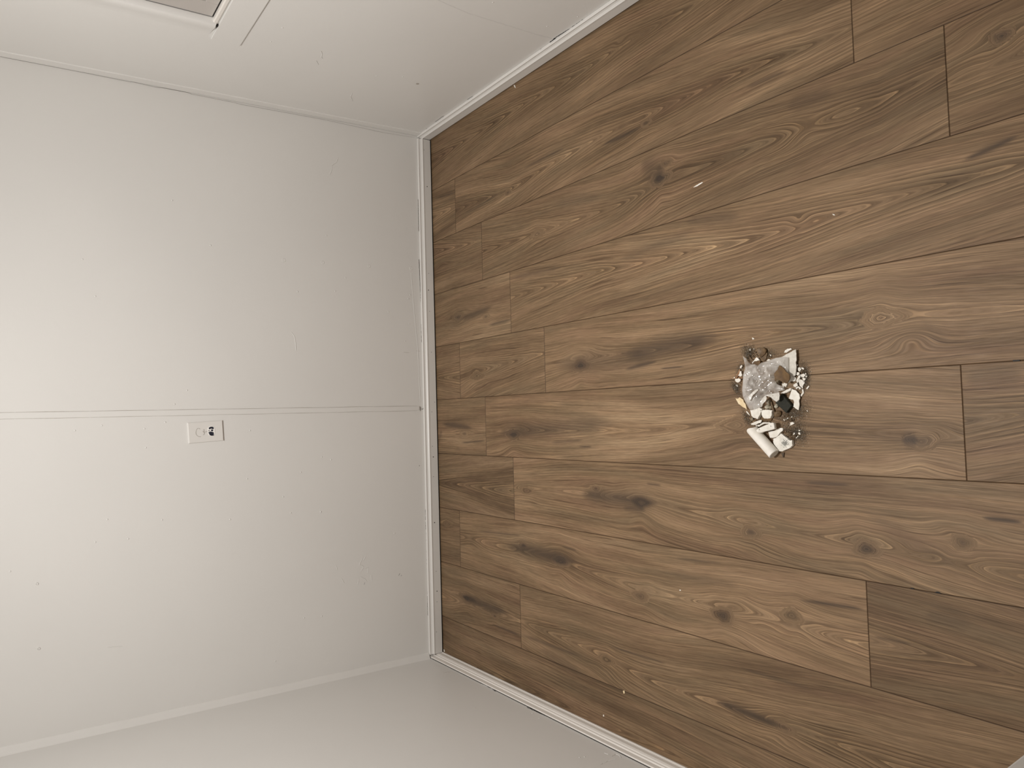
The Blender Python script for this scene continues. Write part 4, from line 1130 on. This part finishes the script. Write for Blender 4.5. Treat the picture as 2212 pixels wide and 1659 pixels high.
# white cylinder
A0 = Vector((-0.0447, 1.0567)); A1 = Vector((-0.103, 0.999))
ax = (A1 - A0)
L = ax.length
ang = math.atan2(ax.y, ax.x)
Rr = 0.0135
cyl = empty('white_roll', (A0.x, A0.y, Rr + 0.0006))
cyl.rotation_euler = (0, 0, ang)
bm = bmesh.new()
n = 40
rows = []
for x, k in ((0.0, 0.0), (0.0, 0.96), (0.0003, 0.99), (0.0010, 1.0), (L * 0.3, 1.0), (L * 0.7, 1.0), (L - 0.0014, 1.0), (L - 0.0004, 0.98), (L, 0.92)):
    rows.append([bm.verts.new((x + (0.004 * math.sin(t * 6.28318 / n * 2 + 1) if x < 0.003 and k > 0 else 0), Rr * k * math.cos(t * 6.28318 / n), Rr * k * math.sin(t * 6.28318 / n))) for t in range(n)])
for a in range(len(rows) - 1):
    for b in range(n): bm.faces.new((rows[a][b], rows[a][(b + 1) % n], rows[a + 1][(b + 1) % n], rows[a + 1][b]))
bmesh.ops.remove_doubles(bm, verts=bm.verts[:], dist=1e-6)
fix(bm)
obj('roll_body', bm, M_roll, cyl, True)
bm = bmesh.new()
rows = []
for x, k in ((L - 0.0002, 0.93), (L + 0.0004, 0.85), (L + 0.0003, 0.4)):
    rows.append([bm.verts.new((x, Rr * k * math.cos(t * 6.28318 / n), Rr * k * math.sin(t * 6.28318 / n))) for t in range(n)])
for a in range(2):
    for b in range(n): bm.faces.new((rows[a][b], rows[a][(b + 1) % n], rows[a + 1][(b + 1) % n], rows[a + 1][b]))
bm.faces.new(rows[-1])
fix(bm)
obj('end_face', bm, M_paper, cyl)['label'] = 'flat greyish cut end'
tag(cyl, 'smooth white cylinder lying diagonally at the lower end of the pile', 'roll')

# clear plastic bag remnant
mp, nt, p = newmat('clear_plastic_film')
nt.nodes.remove(p)
outn = nt.nodes['Material Output']
geo = N(nt, 'ShaderNodeTexCoord').outputs['Object']
tr_ = N(nt, 'ShaderNodeBsdfTransparent'); tr_.inputs[0].default_value = (0.97, 0.97, 0.96, 1)
df = N(nt, 'ShaderNodeBsdfDiffuse'); df.inputs[0].default_value = lin(236, 232, 226)
tl = N(nt, 'ShaderNodeBsdfTranslucent'); tl.inputs[0].default_value = lin(236, 232, 226)
gl = N(nt, 'ShaderNodeBsdfGlossy'); gl.inputs['Roughness'].default_value = 0.12
m1 = N(nt, 'ShaderNodeMixShader'); m1.inputs[0].default_value = 0.35
nt.links.new(df.outputs[0], m1.inputs[1]); nt.links.new(tl.outputs[0], m1.inputs[2])
m2 = N(nt, 'ShaderNodeMixShader')
op = noise(nt, geo, 30, 3, 0.6, 0.8)
lw = N(nt, 'ShaderNodeLayerWeight'); lw.inputs[0].default_value = 0.35
fac = math_node(nt, 'ADD', ramp(nt, op, [(0.38, 0.22), (0.60, 0.84)]), math_node(nt, 'MULTIPLY', lw.outputs['Facing'], 0.35), clamp=True)
nt.links.new(fac, m2.inputs[0])
nt.links.new(tr_.outputs[0], m2.inputs[1]); nt.links.new(m1.outputs[0], m2.inputs[2])
m3_ = N(nt, 'ShaderNodeMixShader'); m3_.inputs[0].default_value = 0.10
nt.links.new(m2.outputs[0], m3_.inputs[1]); nt.links.new(gl.outputs[0], m3_.inputs[2])
bpn = N(nt, 'ShaderNodeBump'); bpn.inputs['Strength'].default_value = 0.6; bpn.inputs['Distance'].default_value = 0.003
nt.links.new(noise(nt, geo, 55, 3, 0.55, 1.2), bpn.inputs['Height'])
for s_ in (df, tl, gl): nt.links.new(bpn.outputs[0], s_.inputs['Normal'])
nt.links.new(m3_.outputs[0], outn.inputs[0])

bagp = [(0.136, 1.0759), (0.1295, 1.0668), (0.1199, 1.0613), (0.1141, 1.0532), (0.1134, 1.0438), (0.1097, 1.0346), (0.1158, 1.025), (0.1177, 1.01), (0.1219, 0.995), (0.1242, 0.9837), (0.1245, 0.9716), (0.1225, 0.9534), (0.1028, 0.9541), (0.0829, 0.9548), (0.0861, 0.9603), (0.0968, 0.9658), (0.1056, 0.9725), (0.0968, 0.9806), (0.087, 0.9889), (0.0728, 0.9907), (0.062, 0.9845), (0.0568, 0.9726), (0.0492, 0.9637), (0.0462, 0.9671), (0.0455, 0.9831), (0.041, 0.9778), (0.0249, 0.9791), (0.0202, 0.9865), (0.0245, 0.9974), (0.0306, 1.0016), (0.0372, 1.0166), (0.0333, 1.0208), (0.0256, 1.0293), (0.0155, 1.028), (0.0095, 1.0286), (0.0082, 1.037), (0.0059, 1.0441), (0.0027, 1.0602), (0.0105, 1.0676), (0.023, 1.0736), (0.0377, 1.0808), (0.0532, 1.0825), (0.0685, 1.0791), (0.0891, 1.0772), (0.1092, 1.0702), (0.1217, 1.072)]
RID = [(0.119, 1.0644), (0.0488, 1.0534), (0.1095, 1.0202), (0.0691, 1.0525), (0.1127, 0.9827), (0.106, 1.0273), (0.0981, 1.0002), (0.0537, 0.9867), (0.0479, 1.0558), (0.0528, 1.0298), (0.0518, 1.0299), (0.0278, 0.9768), (0.0828, 0.9942), (0.0497, 0.9638), (0.0623, 1.0387), (0.0499, 1.0773), (0.0298, 1.0332), (0.008, 1.0483), (0.0528, 1.0298), (0.0294, 1.0228)]
bagp = clean(bagp)
poly = densify(bagp, 0.0022, 0.0, 5)
co, fs = cdt(poly, 0.0022, 0.18, 8)
bcx, bcy = sum(q[0] for q in poly) / len(poly), sum(q[1] for q in poly) / len(poly)


def segd(px_, py_, a, b):
    vx, vy = b[0] - a[0], b[1] - a[1]
    t = max(0, min(1, ((px_ - a[0]) * vx + (py_ - a[1]) * vy) / (vx * vx + vy * vy)))
    return math.hypot(px_ - a[0] - t * vx, py_ - a[1] - t * vy)


def bagz(x, y):
    edge_d = min(math.hypot(x - q[0], y - q[1]) for q in poly)
    k = min(1, max(0, edge_d - 0.001) / 0.012)
    z = 0.0125 + 0.014 * min(1, edge_d / 0.03) ** 0.7
    for i in range(0, len(RID), 2):
        d = segd(x, y, RID[i], RID[i + 1])
        z += k * (0.0085 - 0.0005 * (i // 2)) * math.exp(-(d / 0.0048) ** 1.05)
    z += k * 0.0016 * (math.sin(x * 260 + y * 120 + 1) + math.sin(y * 240 - x * 170 + 2) * math.sin(x * 150 + 3))
    return z


bm = bmesh.new()
vs = [bm.verts.new((c.x - bcx, c.y - bcy, bagz(c.x, c.y) - 0.0005)) for c in co]
for f in fs: bm.faces.new([vs[i] for i in f])
fix(bm)
bag = obj('film_sheet', bm, mp, smooth=True)
bag_root = empty('plastic_bag', (bcx, bcy, 0.0005))
bag.parent = bag_root
tag(bag_root, 'crumpled clear plastic bag spread over the upper part of the pile', 'bag')
sd = bag.modifiers.new('thick', 'SOLIDIFY'); sd.thickness = 0.00005
bag.modifiers.remove(sd)
mpo, nt, p = newmat('folded_plastic_film')
p.inputs['Base Color'].default_value = lin(226, 221, 212)
p.inputs['Roughness'].default_value = 0.25
p.inputs['Transmission Weight'].default_value = 0.15
geo = N(nt, 'ShaderNodeTexCoord').outputs['Object']
bump(nt, p, noise(nt, geo, 90, 3, 0.6), 0.4, 0.001)
for nm, pts, zz0, lb in (('folded_strip', [(0.052, 1.0232), (0.0517, 1.0296), (0.049, 1.0355), (0.0423, 1.044), (0.0366, 1.0513), (0.0302, 1.0561), (0.0242, 1.0496), (0.0293, 1.0452), (0.0377, 1.0407), (0.0448, 1.0311), (0.0493, 1.0237)], .030, 'white doubled strip of film'),
                         ('folded_flap', [(0.0369, 1.0098), (0.0389, 0.9979), (0.04, 0.9878), (0.0413, 0.9728), (0.0354, 0.9712), (0.0257, 0.9724), (0.0201, 0.9798), (0.0242, 0.9863), (0.0314, 0.9943)], .024, 'white crumpled corner of film'),
                         ('folded_flap', [(0.0351, 1.0148), (0.0364, 1.0098), (0.0294, 1.0075), (0.0231, 1.0133), (0.0164, 1.0199), (0.0094, 1.0217), (0.0135, 1.024), (0.0216, 1.0271), (0.0284, 1.0222)], .020, 'narrow white fold at the lower edge')):
    o = slab(nm, pts, 0, 0.0006, mpo, None, jag=0.0003, rough=0.002, bev=0, parent=bag_root, curl=0.003)
    o.parent = bag_root
    o.location = (o.location.x - bcx, o.location.y - bcy, zz0 - 0.002)
    o['label'] = lb

# brown grit clusters: countable crumbs
rr = random.Random(77)


def crumbs(zone, count, rng, mats, label, group, name, cat):
    xs = [q[0] for q in zone]; ys = [q[1] for q in zone]
    protos = []
    k = 0
    while k < count:
        x, y = rr.uniform(min(xs), max(xs)), rr.uniform(min(ys), max(ys))
        if not inside((x, y), zone): continue
        r = rr.uniform(*rng)
        if len(protos) < 6:
            o = rock(name, (x, y), 0.0004, (r, r * rr.uniform(0.4, 0.8), r * 0.55), mats[k % len(mats)], label, cat, group, seed=rr.randint(1, 999), rot=rr.uniform(0, 6), sub=1, amp=1.2)
            protos.append((o, r))
        else:
            src, r0 = protos[k % 6]
            o = src.copy()
            S.collection.objects.link(o)
            o.location = (x, y, 0.0004)
            o.rotation_euler = (0, 0, rr.uniform(0, 6.28))
            s_ = r / r0
            o.scale = (s_, s_ * rr.uniform(0.6, 1.3), s_ * rr.uniform(0.6, 1.2))
        k += 1


crumbs([(-0.0095, 0.9807), (-0.0068, 0.9653), (-0.0159, 0.9485), (-0.0295, 0.9513), (-0.0372, 0.9581), (-0.0352, 0.9754), (-0.0233, 0.9836)], 26, (.0012, .0034), [M_dark, M_glassy, M_leaf], 'brown and amber crumb in the grit patch below the black block', 'brown crumbs below the black block', 'grit_crumb', 'crumb')
crumbs([(-0.045, 0.9835), (-0.0489, 0.9651), (-0.0537, 0.9418), (-0.0643, 0.9402), (-0.0702, 0.9532), (-0.0675, 0.9682), (-0.0578, 0.9819)], 34, (.0014, .0040), [M_dark, M_glassy, M_leaf], 'brown crumb in the grit patch above the stained round piece', 'brown crumbs above the stained round piece', 'grit_crumb', 'crumb')
crumbs([(0.1518, 1.0676), (0.1519, 1.0461), (0.1318, 1.0388), (0.1187, 1.0548), (0.1219, 1.069)], 34, (.0011, .0030), [M_dark, M_glassy, M_leaf], 'brown crumb in the grit patch left of the curled leaf fragment', 'brown crumbs left of the curled leaf', 'grit_crumb', 'crumb')
crumbs([(0.1322, 1.019), (0.1358, 1.0029), (0.1266, 1.001), (0.1237, 1.0149)], 10, (.0012, .0026), [M_dark, M_glassy, M_leaf], 'brown crumb in the grit patch right of the curled leaf fragment', 'brown crumbs right of the curled leaf', 'grit_crumb', 'crumb')
crumbs([(0.1004, 0.9429), (0.0947, 0.9179), (0.0714, 0.9138), (0.0479, 0.9243), (0.049, 0.9475)], 40, (.0012, .0034), [M_dark, M_leaf, M_plaster2], 'dark crumb among the loose white flakes right of the triangular plasterboard', 'dark crumbs among the white flakes', 'grit_crumb', 'crumb')
crumbs([(-0.0058, 1.0702), (-0.0204, 1.0543), (-0.0227, 1.0356), (-0.0189, 1.0125), (-0.025, 1.0049), (-0.0348, 1.0432), (-0.0285, 1.0665)], 22, (.0012, .0036), [M_dark, M_glassy, M_leaf], 'brown crumb scattered below the two white chunks', 'brown crumbs below the two white chunks', 'grit_crumb', 'crumb')
crumbs([(0.0736, 1.1131), (0.0715, 1.0933), (0.0589, 1.0927), (0.0606, 1.1062)], 14, (.0009, .0020), [M_dark, M_plaster, M_leaf], 'pale and brown crumb below the white flakes at the left edge', 'crumbs at the left edge', 'grit_crumb', 'crumb')

# swept dust around the pile: nobody could count it
def dust():
    P = []
    Z = [([(0.1197, 0.9409), (0.1137, 0.9149), (0.0976, 0.9043), (0.0691, 0.9077), (0.0407, 0.9122), (0.0318, 0.9293), (0.052, 0.9495)], 2600),
         ([(0.0386, 0.9502), (0.031, 0.9034), (-0.0033, 0.8999), (-0.0297, 0.9218), (-0.0294, 0.9642), (-0.0153, 0.991), (-0.023, 1.0082)], 2600),
         ([(-0.021, 1.0081), (-0.0161, 0.9368), (-0.0489, 0.9279), (-0.0583, 0.9077), (-0.0871, 0.9245), (-0.0819, 0.9559), (-0.045, 0.9813)], 2800),
         ([(0.1679, 1.0937), (0.162, 1.0551), (0.1468, 1.0463), (0.1195, 1.0643), (0.127, 1.0809)], 1700),
         ([(0.084, 1.1277), (0.0718, 1.0982), (0.04, 1.0899), (0.0448, 1.1044), (0.0603, 1.1212)], 1100),
         ([(0.0135, 1.101), (-0.0058, 1.075), (-0.0306, 1.0619), (-0.0387, 1.0718), (-0.0137, 1.0924)], 800),
         ([(0.1596, 1.0517), (0.1426, 1.0003), (0.1263, 0.9732), (0.1225, 1.0241)], 700),
         ([(0.1219, 1.0959), (0.1208, 1.0812), (0.0899, 1.0875), (0.0861, 1.11)], 500),
         ([(-0.0139, 1.0803), (-0.015, 1.0078), (-0.041, 0.9867), (-0.055, 1.0325), (-0.0449, 1.0721)], 900)]
    r = np.random.RandomState(4)
    bmv, bmf = [], []
    for zone, cnt in Z:
        zx = np.array(zone)
        c = zx.mean(0)
        sc = (zx.max(0) - zx.min(0))
        for _ in range(cnt * 5):
            # denser at the middle, thinning out
            u = zone[r.randint(len(zone))]
            v2 = zone[r.randint(len(zone))]
            a, b = r.rand(2)
            q = c + (np.array(u) - c) * a ** 0.8 * 0.6 + (np.array(v2) - c) * b * 0.5 + r.randn(2) * 0.0045
            s_ = 0.00016 + 0.00042 * r.rand() ** 4
            P.append((q[0], q[1], s_, r.randint(0, 10)))
    V, F, MI = [], [], []
    for x, y, s_, k in P:
        b = len(V)
        a = r.rand() * 6.28
        for t in range(3): V.append((x + s_ * math.cos(a + t * 2.1) * 1.3, y + s_ * math.sin(a + t * 2.1) * 1.3, 0.00005))
        V.append((x, y, s_ * 1.1))
        F += [(b, b + 1, b + 3), (b + 1, b + 2, b + 3), (b + 2, b, b + 3)]
        MI += [0 if k < 7 else (1 if (k < 8 and s_ > 0.00042) else 2)] * 3
    me = bpy.data.meshes.new('dust')
    me.from_pydata(V, [], F)
    for m_ in (M_dust, M_plaster, M_dark): me.materials.append(m_)
    me.polygons.foreach_set('material_index', MI)
    o = bpy.data.objects.new('dust', me)
    S.collection.objects.link(o)
    tag(o, 'fine grey dust swept around and under the debris pile', 'dust', kind='stuff')


dust()

# lone specks away from the pile
for pts, lb, mt in (([(0.1807, 1.0556), (0.1784, 1.0505), (0.176, 1.0493), (0.1754, 1.0546)], 'tiny white paint chip just above the pile', M_plaster),
                    ([(0.4336, 0.8363), (0.4313, 0.8315), (0.4284, 0.83), (0.4301, 0.8348)], 'tiny bright chip on the plank with the pointed arches', M_plaster),
                    ([(1.1944, 2.0049), (1.1908, 1.998), (1.1786, 1.9929), (1.1816, 1.9984)], 'tiny white chip on the floor beside the right baseboard', M_plaster),
                    ([(-0.9101, 1.6338), (-0.9095, 1.6297), (-0.914, 1.6289), (-0.9153, 1.633)], 'tiny white chip on the floor beside the left baseboard', M_plaster),
                    ([(-0.813, 1.5447), (-0.8104, 1.5379), (-0.8182, 1.5373), (-0.8203, 1.5421)], 'tiny tan chip on the floor near the left baseboard', M_cream),
                    ([(0.5998, 1.218), (0.603, 1.207), (0.6058, 1.1886), (0.6037, 1.1856), (0.5989, 1.2057)], 'small white lint thread on the floor below the largest dark knot', M_plaster),
                    ([(-0.9479, 2.5856), (-0.9475, 2.58), (-0.9551, 2.5766), (-0.9574, 2.5823)], 'tiny white chip in the far left floor corner', M_plaster),
                    ([(-0.4773, 1.3146), (-0.4771, 1.3097), (-0.4797, 1.3107), (-0.4805, 1.3147)], 'tiny white speck on the floor left of the double knots', M_plaster)):
    slab('paint_chip', pts, 0.0003, 0.0009, mt, lb, 'chip', jag=0.0, rough=0.0001, bev=0)
for pts, lb in (([(0.0811, 0.5074), (0.0811, 0.4965), (0.0785, 0.4959), (0.0787, 0.5068)], 'small dark chip in the plank joint at the right border of the photo'),
                ([(-0.3652, 0.7088), (-0.3646, 0.7025), (-0.3667, 0.7017), (-0.3672, 0.708)], 'small dark chip in the plank joint at lower right, left of two'),
                ([(-0.3662, 0.6632), (-0.3636, 0.6588), (-0.3637, 0.6546), (-0.3668, 0.6505)], 'small dark chip in the plank joint at lower right, right of two')):
    slab('wood_chip', pts, 0.0003, 0.0010, M_black, lb, 'chip', jag=0.0, rough=0.0001, bev=0)
